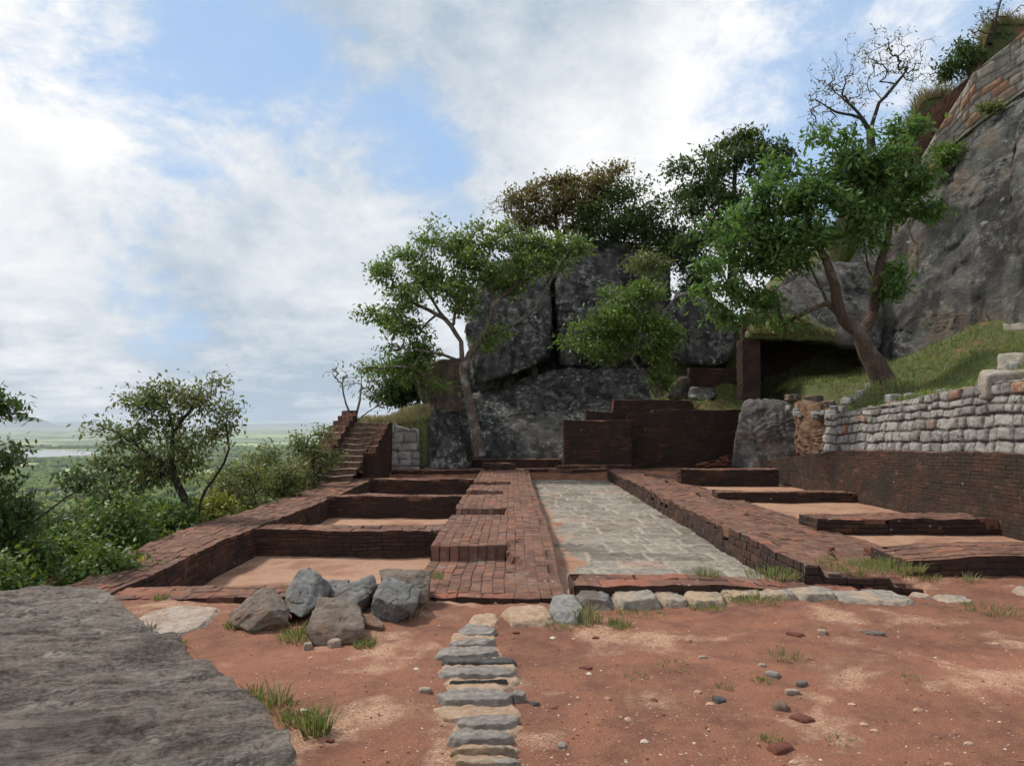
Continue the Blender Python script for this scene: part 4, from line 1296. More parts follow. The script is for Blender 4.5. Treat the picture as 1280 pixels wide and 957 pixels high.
rock('boulder', A3((826, 392, 30.6), (846, 364, 30.8), (880, 362, 31), (910, 385, 31), (922, 420, 30.8), (918, 448, 30.6), (898, 460, 30.4), (850, 456, 30.4), (832, 430, 30.4),
                   (835, 400, 35), (915, 400, 35), (905, 455, 35), (840, 450, 35)), M['bigrock'],
     'rounded speckled boulder between the small tree and the brick chamber', sub=6, amp=0.14, freq=0.7, soft=26, fine=0.05, seed=7, facet=0.12)
rock('boulder', A3((912, 586, 23.6), (958, 588, 23.4), (1000, 575, 23.4), (1006, 550, 23.6), (996, 512, 24.0), (968, 499, 24.6), (930, 499, 24.6), (924, 515, 24.3), (920, 550, 24.0),
                   (930, 580, 26), (990, 505, 26.2), (1005, 570, 26), (935, 503, 26)), M['lichenboulder'],
     'grey lichened boulder wedged at the end of the stone wall', sub=6, amp=0.10, freq=1.1, soft=60, fine=0.04, seed=8, facet=0.12)
rock('boulder', A3((830, 492, 29), (850, 470, 29.3), (862, 470, 29.5), (868, 488, 29.2), (866, 500, 29), (835, 500, 28.9), (850, 475, 30.4), (866, 495, 30.2)), M['cliff'],
     'pale wedge of rock at the foot of the small tree', sub=4, amp=0.06, freq=1.5, seed=9)
rock('boulder', A3((858, 497, 28.6), (862, 482, 29), (893, 484, 29), (896, 497, 28.6), (880, 503, 28.4), (862, 502, 28.4), (865, 484, 29.8), (892, 486, 29.8)), M['bigrock'],
     'flat dark rock lying on the grass above the back brick wall', sub=4, amp=0.04, freq=1.5, seed=10)
for k, (pp, lb) in enumerate([([(623, 500, 31.8), (632, 470, 32.1), (641, 465, 32.1), (643, 474, 32.0), (630, 503, 31.7)], 'leaning stone prop under the overhanging boulder, the longer one'),
                              ([(663, 484, 32.4), (665, 453, 32.5), (671, 453, 32.5), (670, 482, 32.4)], 'upright stone prop under the black cleft'),
                              ([(640, 494, 31.9), (641, 479, 32), (647, 480, 32), (647, 494, 31.9)], 'small stone lump beside the leaning stone prop')]):
    pts = A3(*pp) + [p + np.array([0.03, 0.35, 0]) for p in A3(*pp)]
    rock('prop_stone', pts, M['cliff'], lb, 'stone prop', sub=4, amp=0.03, freq=2, seed=20 + k)

# ------------------------------------------------------------------ right: cliff, chamber, walls on top
cl = thing('cliff', 'towering bare grey rock face rising on the right above the grass', 'cliff', tuple(at(1200, 440, 26)))
rock('main_face', A3((1092, 478, 27.0), (1046, 425, 29.5), (1050, 335, 30), (1180, 470, 25.6), (1262, 455, 24.2), (1265, 470, 24), (1098, 410, 28.0), (1112, 330, 28.6), (1128, 280, 29.0), (1158, 222, 29.4), (1182, 192, 29.4), (1230, 150, 28.8), (1276, 118, 28.2), (1268, 330, 24.4),
                     (1268, 220, 25.4), (1110, 460, 33), (1160, 215, 33), (1290, 110, 33), (1290, 450, 33)), M['cliff'], sub=7, amp=0.14, freq=0.34, soft=40, fine=0.07, ffreq=2.6, seed=13, crack=0.12, parent=cl, facet=0.14)
rock('side_face', A3((1240, 460, 24.3), (1450, 420, 20), (1246, 330, 24.6), (1256, 220, 25.4), (1284, 112, 27.6), (1450, -30, 25), (1460, 250, 21), (1275, 300, 32), (1450, 0, 32), (1480, 420, 30)), M['cliff'], sub=7, amp=0.16, freq=0.36, soft=30, fine=0.07,
     ffreq=2.6, seed=14, crack=0.16, parent=cl, facet=0.22)
rock('brow', A3((1188, 225, 27.6), (1215, 175, 28.3), (1262, 128, 28), (1300, 112, 27), (1300, 200, 25.8), (1240, 235, 26.6), (1215, 260, 26.8), (1200, 200, 31), (1300, 110, 31), (1300, 210, 30)), M['cliff'], sub=6, amp=0.18, freq=0.6, soft=20, fine=0.05,
     ffreq=3, seed=15, crack=0.1, parent=cl)
rock('bulge', A3((1108, 452, 26.2), (1140, 455, 25.6), (1205, 447, 24.9), (1120, 400, 26.7), (1150, 372, 26.6), (1225, 372, 25.0), (1240, 440, 24.4), (1120, 440, 29), (1220, 380, 29), (1230, 440, 28)), M['cliff'], sub=6, amp=0.2, freq=0.7, soft=14, fine=0.06,
     ffreq=3, seed=16, crack=0.1, facet=0.1, parent=cl)
rock('boulder', A3((958, 424, 26.2), (1035, 432, 25.8), (1098, 446, 26), (958, 372, 27.6), (985, 340, 28.6), (1050, 322, 28.8), (1105, 330, 28.4), (1112, 400, 26.8), (975, 420, 31), (1100, 440, 31), (1000, 335, 32), (1100, 330, 32)), M['cliff'],
     'grey boulder roofing the dark brick chamber behind the big right tree', sub=6, amp=0.25, freq=0.6, soft=14, fine=0.05, seed=17, crack=0.1)
ch = thing('brick_chamber', 'dark brick chamber built under a boulder behind the big right tree', 'brick chamber', tuple(at(1000, 482, 26)))
def chamber_wall(nm, a, b_, D0, D1, pyb, pyt, sd, W=0.5):
    p = at(a, pyb, D0); q = at(b_, pyb, D1)
    ang = math.atan2(q[1] - p[1], q[0] - p[0]); L = math.hypot(q[0] - p[0], q[1] - p[1])
    zt = at(a, pyt, D0)[2]
    brick_wall(nm, p[:2], ang, L, W, min(p[2], q[2]) - 0.4, zt, M['mossbrick'], seed=sd, crumb=0.05, parent=ch)
chamber_wall('pillar', 929, 951, 26.4, 26.4, 484, 424, 81, 0.7)
chamber_wall('back_wall', 930, 1100, 29.4, 29.0, 480, 405, 82)
chamber_wall('inner_wall', 951, 953, 26.9, 29.4, 482, 420, 83, 0.4)
rock('roof_slab', A3((928, 424, 26.1), (1045, 428, 25.9), (982, 398, 26.0), (950, 406, 26.0), (1012, 405, 25.9), (925, 416, 26.1), (1040, 414, 26), (928, 424, 30), (1090, 428, 30), (930, 410, 30), (1090, 408, 30)), M['hill'], sub=5, amp=0.12, freq=1.2, soft=12, seed=84, parent=ch)
brick_wall('low_wall', at(862, 475, 29.2)[:2], 0.0, 1.9, 0.4, 2.6, at(880, 460, 29.2)[2], M['mossbrick'], 'short dark brick wall left of the chamber pillar above the grass', 'low wall', seed=85, crumb=0.3)

# stone and brick walls climbing along the top of the cliff
masonry('stone_wall', A3((1150, 215, 29.6), (1182, 188, 29.6), (1230, 150, 29.2), (1276, 118, 28.8), (1400, 30, 27)), A3((1152, 196, 29.8), (1196, 128, 29.8), (1217, 92, 29.6), (1275, 46, 29.2), (1400, -60, 27.5)), (-0.35, -0.93, 0.1), M['tanstone'],
        'weathered block wall climbing the top of the cliff', rowh=0.34, stw=(0.35, 0.85), depth=0.07, res=0.045, thick=0.6, seed=91, rag=0.05)
masonry('brick_parapet', A3((1090, 205, 30.4), (1120, 200, 30.4), (1160, 190, 30.4), (1190, 150, 30.3), (1216, 112, 30.2)), A3((1090, 200, 30.5), (1102, 186, 30.5), (1160, 138, 30.5), (1188, 116, 30.4), (1216, 92, 30.3)), (-0.3, -0.95, 0.1), M['mossbrick'],
        'slanting dark brick parapet in front of dry grass at the cliff top', 'brick parapet', rowh=0.09, stw=(0.2, 0.34), depth=0.02, res=0.03, thick=0.4, seed=92, rag=0.01, rough=0.25)
masonry('stone_wall', A3((1252, 438, 23.6), (1300, 436, 22.8)), A3((1254, 405, 23.9), (1300, 402, 23.1)), (-0.4, -0.9, 0.05), M['tanstone'],
        'bit of block wall set into the cliff foot beside the right edge', rowh=0.36, stw=(0.4, 0.7), depth=0.05, res=0.05, thick=0.3, seed=93, rag=0.03)

# orange bank and rubble at the end of the long stone wall
rock('clay_bank', A3((996, 572, 22.0), (1050, 572, 19.7), (1042, 512, 20.2), (1004, 500, 22.4), (994, 510, 23.5), (1058, 510, 21.5), (1062, 560, 22), (1000, 560, 26), (990, 505, 26.5), (1040, 505, 25)), M['orangeblock'],
     'crumbling orange clay bank between the boulder and the stone wall', 'clay bank', sub=6, amp=0.14, freq=1.6, soft=26, fine=0.06, ffreq=5, seed=95, facet=0.16, crack=0.10)
rock('boulder', A3((500, 588, 25.9), (585, 588, 26.6), (508, 548, 26.2), (522, 526, 26.5), (545, 512, 27.0), (572, 520, 27.6), (590, 560, 27.8), (500, 584, 28.0), (545, 510, 29), (600, 575, 29.5)), M['bigrock'],
     'low dark shoulder of rock between the small block wall and the huge boulder', 'boulder', sub=6, amp=0.16, freq=0.8, soft=30, fine=0.05, ffreq=4, seed=96, facet=0.08)
rng = np.random.default_rng(41)
RUB = 'loose grey rubble along the top of the stone wall'
def blockpts(c, s, rng, flat=1.0):
    P = np.array([(sx, sy, sz) for sx in (-1, 1) for sy in (-1, 1) for sz in (-1, 1)], float)
    P = P * (1 + rng.uniform(-0.35, 0.1, (8, 3)))
    a = rng.uniform(0, 6.28); R = np.array([[math.cos(a), -math.sin(a), 0], [math.sin(a), math.cos(a), 0], [0, 0, 1]])
    return (P * np.asarray(s) * 0.5 * np.array([1, 1, flat])) @ R.T + c
for k in range(46):
    y = rng.uniform(11.5, 21.5) if k > 14 else rng.uniform(19.2, 23.5)
    x = 8.35 + abs(rng.normal()) * (0.35 if k > 14 else 0.5) + (0.4 if y < 16 else 0)
    s = rng.uniform(0.12, 0.28) * (1.35 if y < 14 else 1)
    z = zh(np.array([x]), np.array([y]))[0] + s * 0.15
    rock('rubble_stone', blockpts(np.array([x, y, z]), (s * 1.2, s, s * 0.85), rng), M['wallstone_plain'] if 'wallstone_plain' in M else M['kerb_grey'], 'loose grey stone in the rubble along the top of the stone wall', 'rubble stone', RUB,
         sub=3, amp=0.05 * s / 0.25, freq=4, soft=14, fine=0.0, seed=200 + k)
for k, (px, py, D, s, lb) in enumerate([(1256, 505, 12.9, 0.62, 'pale tilted block at the right end of the stone wall top'), (1275, 480, 13.4, 0.55, 'pale block leaning against the right frame above the stone wall'),
                                       ]):
    rock('rubble_block', blockpts(at(px, py - 22, D), (s * 1.3, s, s * 0.9), rng), M['kerb'], lb, 'stone block', sub=4, amp=0.05, freq=3, soft=16, seed=300 + k)
for k, (px, py, D, s, lb) in enumerate([(990, 497, 23.2, 0.5, 'grey block on top of the clay bank, the left one'), (1015, 500, 22.6, 0.75, 'wide grey block on top of the clay bank'), (1035, 506, 21.0, 0.5, 'dark grey block where the stone wall begins'),
                                       ]):
    rock('bank_block', blockpts(at(px, py, D), (s * 0.8, s * 0.8, s * (0.45 if k < 3 else 0.7)), rng), M['lichenboulder'] if k < 3 else M['orangeblock'], lb, 'stone block', sub=4, amp=0.06, freq=3, soft=16, seed=320 + k)
# fallen bricks by the grey boulder
for k in range(34):
    px = 872 + rng.uniform(0, 42); py = 583 - rng.uniform(0, 1) * 16 * ((px - 868) / 46)
    c = at(px, py, 26.0 + rng.uniform(-0.8, 0.6))
    rock('fallen_brick', blockpts(c, (0.26, 0.16, 0.08), rng) , M['loosebrick'], 'loose red brick in the heap beside the grey boulder', 'loose brick', 'heap of fallen bricks beside the grey boulder', sub=2, amp=0.008, freq=6, soft=24, fine=0, seed=400 + k)

# ------------------------------------------------------------------ foreground boulder and rocks
def top(px, py, D):
    return at(px, py, D)
slab_pts = A3((368, 985, 2.75), (352, 905, 3.25), (309, 867, 3.62), (263, 842, 3.95), (227, 815, 4.3), (180, 781, 4.85), (174, 768, 5.1), (150, 750, 5.5), (129, 738, 5.9), (62, 733, 6.1), (-20, 742, 5.9), (-160, 760, 5.6))
slab_pts = [p + np.array([0.03, 0.0, 0.0]) for p in slab_pts]
slab_pts += [np.array(p) for p in [(-0.60, 1.6, 0.16), (-0.9, 0.6, 0.1), (-4.8, 0.6, 0.25), (-5.2, 4.2, 0.35)]]
slab_pts += [np.array([p[0] - 0.05, p[1] - 0.05, -0.5]) for p in slab_pts]
rock('boulder', slab_pts, M['slab'], 'broad flat banded grey boulder in the left foreground', sub=8, amp=0.045, freq=0.9, soft=160, fine=0.012, ffreq=7.0, seed=31, crack=0.02, band=0.030, facet=0.03)

def C(cx, cy, D):     # crop of the rock pile, 4.414 x, offset 270,690
    return at(270 + cx / 4.414, 690 + cy / 4.414, D)
PILE = [
    ([(70, 330, 6.45), (75, 390, 6.3), (250, 195, 6.75), (330, 205, 6.8), (405, 320, 6.5), (385, 385, 6.35), (180, 435, 6.2), (165, 330, 6.35), (300, 320, 6.3), (120, 400, 6.9), (380, 370, 7.0)], 'pile_brown', 'low tan broken rock at the left end of the rock pile'),
    ([(385, 230, 6.75), (455, 100, 6.95), (510, 78, 7.0), (565, 115, 6.9), (640, 185, 7.0), (600, 250, 6.75), (470, 360, 6.45), (395, 330, 6.5), (420, 260, 7.2), (600, 250, 7.25), (420, 350, 7.0), (500, 340, 7.0)], 'pile_blue', 'tall blue-grey pointed rock standing in the rock pile'),
    ([(570, 243, 6.45), (610, 250, 6.5), (795, 295, 6.4), (818, 400, 6.05), (500, 400, 6.0), (492, 440, 5.95), (550, 515, 5.9), (790, 500, 5.95), (800, 420, 6.0), (560, 300, 6.5), (600, 480, 6.5), (810, 440, 6.6)], 'pile_brown', 'squarish brown-grey rock at the front of the rock pile'),
    ([(610, 235, 7.0), (640, 200, 7.05), (870, 120, 7.2), (888, 190, 7.1), (850, 235, 6.95), (760, 290, 6.75), (640, 255, 6.85), (640, 330, 7.1), (850, 300, 7.2), (870, 180, 7.5), (650, 230, 7.5)], 'pile_blue', 'long dark slanting rock behind the front one in the rock pile'),
    ([(930, 125, 6.9), (960, 135, 6.95), (1135, 200, 6.9), (1120, 275, 6.7), (1085, 335, 6.6), (960, 370, 6.55), (860, 330, 6.65), (870, 240, 6.65), (1000, 290, 6.5), (920, 200, 7.3), (1120, 220, 7.3), (1080, 330, 7.2), (880, 320, 7.2)], 'pile_blue', 'pale grey blocky rock at the right of the rock pile'),
    ([(902, 98, 7.4), (920, 88, 7.5), (1180, 102, 7.4), (1190, 170, 7.2), (1165, 275, 7.05), (1020, 270, 7.0), (920, 150, 7.1), (930, 250, 7.5), (1160, 260, 7.6), (1150, 105, 7.7)], 'pile_brown', 'flat-topped dark rock at the back right of the rock pile'),
    ([(600, 150, 7.6), (735, 155, 7.6), (720, 200, 7.4), (610, 205, 7.4), (620, 155, 8.0), (730, 160, 8.0), (650, 220, 7.5)], 'pile_blue', 'flat pale rock half hidden at the back of the rock pile'),
    ([(800, 335, 6.55), (850, 340, 6.55), (925, 380, 6.4), (920, 418, 6.3), (830, 400, 6.3), (800, 375, 6.4), (860, 390, 6.7)], 'pile_brown', 'small tan rock wedged in front of the blocky one'),
]
for k, (pp, mt, lb) in enumerate(PILE):
    pts = [C(*p) for p in pp]
    pts = [np.array([p[0], p[1], min(p[2], 9)]) for p in pts]
    zb = zg(np.mean([p[0] for p in pts]), np.mean([p[1] for p in pts])) - 0.06
    low = sorted(pts, key=lambda p: p[2])[:4]
    pts += [np.array([p[0], p[1] + 0.05, float(zb)]) for p in low]
    rock('broken_rock', pts, M[mt], lb, 'rock', 'heap of broken rocks in front of the left pit', sub=6, amp=0.022, freq=3.0, soft=90, fine=0.012, ffreq=14, seed=500 + k, facet=0.030)
for k, (cx, cy, s, lb) in enumerate([(507, 535, 0.07, 'round pale stone in front of the rock pile'), (655, 528, 0.085, 'angular tan stone in front of the rock pile')]):
    p = gz(270 + cx / 4.414, 690 + cy / 4.414, -0.12)
    rock('small_stone', blockpts(p + np.array([0, 0, s * 0.3]), (s * 1.2, s, s), rng), M['kerb'], lb, 'stone', sub=3, amp=0.008, freq=12, soft=8, fine=0, seed=520 + k)

def flatrock(name, x0, x1, yt, yb, h, mat, lb, cat, seed, group=None, amp=0.02, sub=5, tilt=0.0, z0=None, sink=0.06, tk=(0.70, 0.92), ysc=1.0):
    """a rock bedded in the ground, its outline given on the photo"""
    rg = np.random.default_rng(seed)
    zz0 = -0.16 if z0 is None else z0
    c = gz((x0 + x1) / 2, yb, zz0)
    zz = float(zg(c[0], c[1])) if z0 is None else z0
    nf = gz(x0, yb, zz), gz(x1, yb, zz)
    ff = gz(x0, yt, zz + h), gz(x1, yt, zz + h)
    cx = (x0 + x1) / 2; cy = (yt + yb) / 2
    n = rg.integers(6, 9)
    pts = []
    yn, yf = nf[0][1], ff[0][1]
    ym = (yn + yf) / 2
    xl = ((x0 - 640) / FPX) * ym; xr = ((x1 - 640) / FPX) * ym
    for k in range(n):
        a = 2 * math.pi * k / n + rg.uniform(-0.2, 0.2)
        ex = math.copysign(abs(math.cos(a)) ** 0.55, math.cos(a)); ey = math.copysign(abs(math.sin(a)) ** 0.6, math.sin(a))
        X = (xl + xr) / 2 + ex * (xr - xl) / 2 * rg.uniform(1.0, 1.2); Y = ym + ey * (yf - yn) / 2 * ysc * rg.uniform(0.95, 1.1)
        pts.append((X, Y, zz - sink))
        tr = rg.uniform(*tk)
        pts.append(((xl + xr) / 2 + ex * (xr - xl) / 2 * tr, ym + ey * (yf - yn) / 2 * ysc * tr, zz + h * rg.uniform(0.7, 1.05) + tilt * ex * h))
    return rock(name, pts, mat, lb, cat, group, sub=sub, amp=amp, freq=4.0, soft=60, fine=0.012, ffreq=18, seed=seed, facet=0.016)

KG = 'row of bedded stones along the platform front'
for k, (x0, x1, yt, yb, h, mt, lb) in enumerate([
        (628, 692, 752, 786, 0.07, 'mortar', 'buff mortared stone at the left end of the bedded stone row'),
        (684, 728, 738, 782, 0.12, 'kerb_grey', 'pale grey upright stone second in the bedded stone row'),
        (716, 768, 734, 764, 0.12, 'pile_blue', 'blue-grey stone third in the bedded stone row'),
        (758, 826, 732, 764, 0.13, 'kerb', 'large whitish stone fourth in the bedded stone row'),
        (812, 858, 736, 760, 0.09, 'kerb', 'rough pale stone fifth in the bedded stone row'),
        (848, 908, 734, 760, 0.09, 'kerb_tan', 'tan-tinted stone in the middle of the bedded stone row'),
        (890, 952, 728, 752, 0.10, 'kerb_tan', 'buff-topped stone behind the grass in the bedded stone row'),
        (940, 992, 734, 752, 0.08, 'kerb', 'low grey stone left of the hump in the bedded stone row'),
        (980, 1040, 729, 753, 0.09, 'kerb', 'humped grey stone in the bedded stone row'),
        (1030, 1132, 735, 757, 0.05, 'kerb', 'long flat stone at the right end of the bedded stone row'),
        (1131, 1157, 739, 748, 0.02, 'whiterock', 'small white stone flush with the dirt past the row'),
        (1160, 1208, 740, 755, 0.03, 'kerb', 'narrow whitish stone flush with the dirt past the row'),
        (1260, 1300, 731, 748, 0.05, 'kerb', 'pale stone bedded in the dirt at the right frame'),
        (1070, 1098, 786, 795, 0.015, 'pile_blue', 'flat dark grey stone lying alone in the dirt')]):
    flatrock('bedded_stone', x0, x1, yt, yb, h * 0.8, M[mt], lb, 'stone', 600 + k, KG if k < 10 else None, sub=5)
flatrock('bedrock_patch', 168, 276, 752, 800, 0.03, M['whiterock'], 'whitish bedrock patch between the banded boulder and the rock pile', 'bedrock patch', 630, sub=6, amp=0.02)

# stepping path of mortared stones
def S(cx0, cx1, cy0, cy1):      # crop 4.62x, offset 530,750
    return 530 + cx0 / 4.623, 530 + cx1 / 4.623, 750 + cy0 / 4.623, 750 + cy1 / 4.623
mort = []
for k, (a, b_, c_, d_) in enumerate([(255, 445, 85, 150), (150, 420, 195, 270), (70, 470, 262, 345), (75, 555, 330, 470), (55, 590, 420, 520), (45, 590, 590, 690), (140, 590, 700, 800), (150, 560, 830, 915), (170, 580, 890, 1010)]):
    x0, x1, yt, yb = S(a, b_, c_, d_)
    flatrock('mortar_bed', x0 - 2, x1 + 2, yt - 5, yb + 5, 0.014, M['mortar'], ['topmost', 'second', 'third', 'fourth', 'fifth', 'sixth', 'seventh', 'eighth', 'ninth'][k] + ' buff mortar bed from the top of the stepping path', 'mortar bed', 650 + k, 'mortar between the stepping stones', amp=0.012)
for k, (a, b_, c_, d_, h, lb) in enumerate([
        (195, 420, 140, 215, 0.035, 'small grey stepping stone at the top of the path'),
        (148, 410, 215, 278, 0.04, 'second stepping stone from the top of the path'),
        (72, 440, 262, 345, 0.045, 'rough grey stepping stone third from the top of the path'),
        (85, 545, 322, 392, 0.04, 'long thin dark stepping stone fourth from the top of the path'),
        (80, 548, 378, 462, 0.045, 'wide arched stepping stone in the upper middle of the path'),
        (140, 500, 450, 496, 0.04, 'black narrow stepping stone sunk in buff mortar'),
        (62, 530, 500, 615, 0.06, 'largest smooth grey stepping stone in the middle of the path'),
        (508, 588, 520, 600, 0.06, 'small stone wedged beside the largest stepping stone'),
        (175, 560, 645, 755, 0.04, 'broad dull stepping stone third from the bottom of the path'),
        (135, 545, 735, 850, 0.055, 'blue-grey stepping stone second from the bottom of the path'),
        (160, 545, 835, 905, 0.05, 'tan stepping stone near the bottom of the path'),
        (180, 570, 905, 990, 0.05, 'pale ribbed stepping stone at the bottom of the frame')]):
    x0, x1, yt, yb = S(a, b_, c_, d_)
    mt = M['step_dark'] if k in (3, 5) else M['kerb_tan'] if k == 10 else M['kerb'] if k == 11 else M['step']
    flatrock('stepping_stone', x0, x1, yt, yb, h * 0.75 + 0.014, mt, lb, 'stepping stone', 670 + k, 'stepping stones of the mortared path', amp=0.016, tk=(0.86, 0.98), ysc=1.3)

# pebbles
def gravel():
    rng = np.random.default_rng(9)
    n = 2900
    px = rng.uniform(200, 1280, n); py = 745 + (957 + 20 - 745) * rng.uniform(0, 1, n) ** 0.8
    V0, F0 = icosphere(1)
    P = np.array([gz(a, b, -0.15) for a, b in zip(px, py)])
    dens = fbm(P * 0.9, 3, 77) + 0.25 * pn(P * 3, 5)
    k = dens > rng.normal(size=n) * 0.25 - 0.12
    P = P[k]; n = len(P)
    P[:, 2] = zgf(P[:, 0], P[:, 1])
    R = 0.0035 + 0.006 * rng.uniform(0, 1, n) ** 3 + 0.018 * (rng.uniform(0, 1, n) > 0.985)
    V = V0[None] * R[:, None, None] * np.array([1.2, 1, 0.75]) * rng.uniform(0.75, 1.25, (n, len(V0), 1)) + P[:, None]
    F = (F0[None] + (np.arange(n) * len(V0))[:, None, None]).reshape(-1, 3)
    rr = rng.uniform(0, 1, n)
    att = np.repeat(np.stack([rr, rng.uniform(0, 1, n), rr], 1), len(V0), axis=0)
    m, b, bs, co, _ = new_mat('pebble_mix')
    a = b.attr('leaf')
    col = b.mix(b.ramp(a[0], 0.3, 0.7), (0.13, 0.05, 0.035), (0.40, 0.26, 0.18))
    col = b.mix(b.ramp(a[1], 0.85, 0.88), col, (0.55, 0.48, 0.40))
    b.put(bs.inputs['Base Color'], col)
    tag(mk('gravel', V.reshape(-1, 3), [F], m, attrs={'leaf': att}, smooth=False), 'fine gravel scattered over the red dirt', None, kind='stuff')
gravel()
for k, (px, py, s, mt, lb) in enumerate([
        (733, 836, 0.075, 'loosebrick', 'rounded red stone in the dirt right of the stepping path'), (702, 941, 0.05, 'step', 'small grey pebble near the bottom edge right of the stepping path'),
        (966, 853, 0.085, 'step', 'grey stone chip in the cluster on the right dirt, the upper one'), (1003, 866, 0.07, 'pile_blue', 'flat grey stone chip right of the cluster on the dirt'),
        (990, 876, 0.075, 'kerb', 'pale flat chip below the cluster on the right dirt'), (976, 894, 0.09, 'pile_brown', 'tan stone below the cluster on the right dirt'),
        (898, 883, 0.07, 'step_dark', 'dark slate chip left of the cluster on the right dirt'), (976, 945, 0.12, 'loosebrick', 'orange brick fragment half buried near the bottom edge'),
        (1003, 908, 0.10, 'loosebrick', 'orange brick chip buried right of the tan stone'), (878, 828, 0.05, 'kerb', 'white pebble left on the right dirt'),
        (953, 840, 0.045, 'kerb', 'white pebble above the cluster on the right dirt'), (1015, 735, 0.12, 'loosebrick', 'loose dark red brick on the kerb grass'),
        (531, 873, 0.07, 'kerb', 'pale stone left of the stepping path'), (668, 888, 0.05, 'step_dark', 'dark stone touching the stepping path on its right'),
        (995, 800, 0.11, 'loosebrick', 'broken red brick sunk in the dirt below the bedded stones'), (1028, 799, 0.08, 'kerb', 'buff chip in the dirt below the bedded stones')]):
    p = gz(px, py, -0.15); p[2] = float(zg(p[0], p[1])) + s * (0.10 if mt != 'loosebrick' else -0.06)
    rock('loose_stone', blockpts(p, (s * 1.3, s, s * 0.6), rng), M[mt], lb, 'stone', sub=3, amp=0.006, freq=12, soft=10, fine=0, seed=700 + k)
for k, (px, py, z, s, lb) in enumerate([(955, 673, -0.02, 0.20, 'loose red brick lying on the split-level wall, the reddest'), (990, 668, 0.0, 0.18, 'loose dark brick lying right of the reddest one'), 
                                       (1090, 690, -0.1, 0.17, 'red brick at the crumbled edge of the broad wall'), (1035, 688, -0.08, 0.18, 'brick lump at the crumbled end of the broad wall'),
                                       (900, 655, 0.02, 0.16, 'brick lump on the far half of the split-level wall'), (1100, 706, -0.13, 0.16, 'loose brick on the grass in front of the broad wall')]):
    p = gz(px, py, z)
    rock('loose_brick', blockpts(p + np.array([0, 0, 0.02]), (s * 1.3, s * 0.8, s * 0.45), rng), M['loosebrick'], lb, 'loose brick', sub=4, amp=0.015, freq=8, soft=16, fine=0.003, seed=730 + k)

# ------------------------------------------------------------------ trees
T1 = lambda *l: [(400 + a / 2.815, 260 + b / 2.815, *(c or ())) for a, b, *c in [(p[0], p[1], *([p[2:]] if len(p) > 2 else [()])) for p in l]]
def c2(l):
    return [(400 + p[0] / 2.815, 260 + p[1] / 2.815) + tuple(p[2:]) for p in l]
def c5(l):
    return [(840 + p[0] / 2.91, 280 + p[1] / 2.91) + tuple(p[2:]) for p in l]
tree('pale_barked_tree', 'spreading pale-barked tree rooted in the big boulder', 'tree',
     [c2([(562, 872), (548, 790), (530, 700), (508, 600), (500, 530), (497, 470)]), c2([(500, 470), (440, 390), (380, 300), (330, 240, -0.6)]), c2([(508, 560, -0.1), (530, 510), (578, 440), (602, 370), (608, 310), (580, 250), (530, 190)]),
      c2([(590, 455), (680, 408, -0.5), (760, 355, -1), (850, 280, -1.2)]), c2([(500, 545), (430, 515, -0.6), (330, 500, -1), (250, 480, -1)]), c2([(612, 330), (700, 260), (740, 180)]), c2([(765, 350, -1), (830, 220, -1), (870, 150, -0.8)]),
      c2([(440, 390), (330, 330, 0.5), (260, 300, 0.8)]), c2([(470, 430), (480, 330, 1), (500, 240, 1.2), (480, 150, 1)])],
     [(500, 330, 42, 24), (555, 308, 52, 26), (615, 305, 48, 26), (680, 318, 44, 30), (535, 365, 60, 36), (482, 388, 30, 26), (512, 425, 42, 30), (590, 372, 45, 36), (488, 462, 30, 26), (655, 345, 48, 26), (600, 420, 25, 20), (480, 335, 22, 15), (530, 470, 28, 18), (690, 300, 40, 20), (640, 298, 40, 20), (718, 322, 20, 20), (650, 335, 60, 30), (575, 335, 50, 24)],
     27.0, M['leaf_a'], M['bark_grey'], r0=0.18, ntips=860, leaf=0.16, nleaf=25, spread=0.20, seed=11, rtip=0.013)
tree('small_tree', 'small bright green bushy tree above the back brick wall', 'tree',
     [[(822, 497), (820, 480), (812, 462), (800, 445)], [(824, 496), (826, 470), (822, 440), (815, 410)], [(818, 497), (806, 470), (795, 455), (780, 440)], [(829, 497), (832, 470)]],
     [(780, 395, 55, 32), (770, 428, 58, 24), (815, 415, 30, 34), (740, 430, 28, 18), (795, 368, 38, 18), (825, 440, 20, 16), (830, 480, 10, 14)],
     28.0, M['leaf_b'], M['bark_grey'], r0=0.10, ntips=330, leaf=0.17, nleaf=34, spread=0.20, seed=12, rtip=0.010)
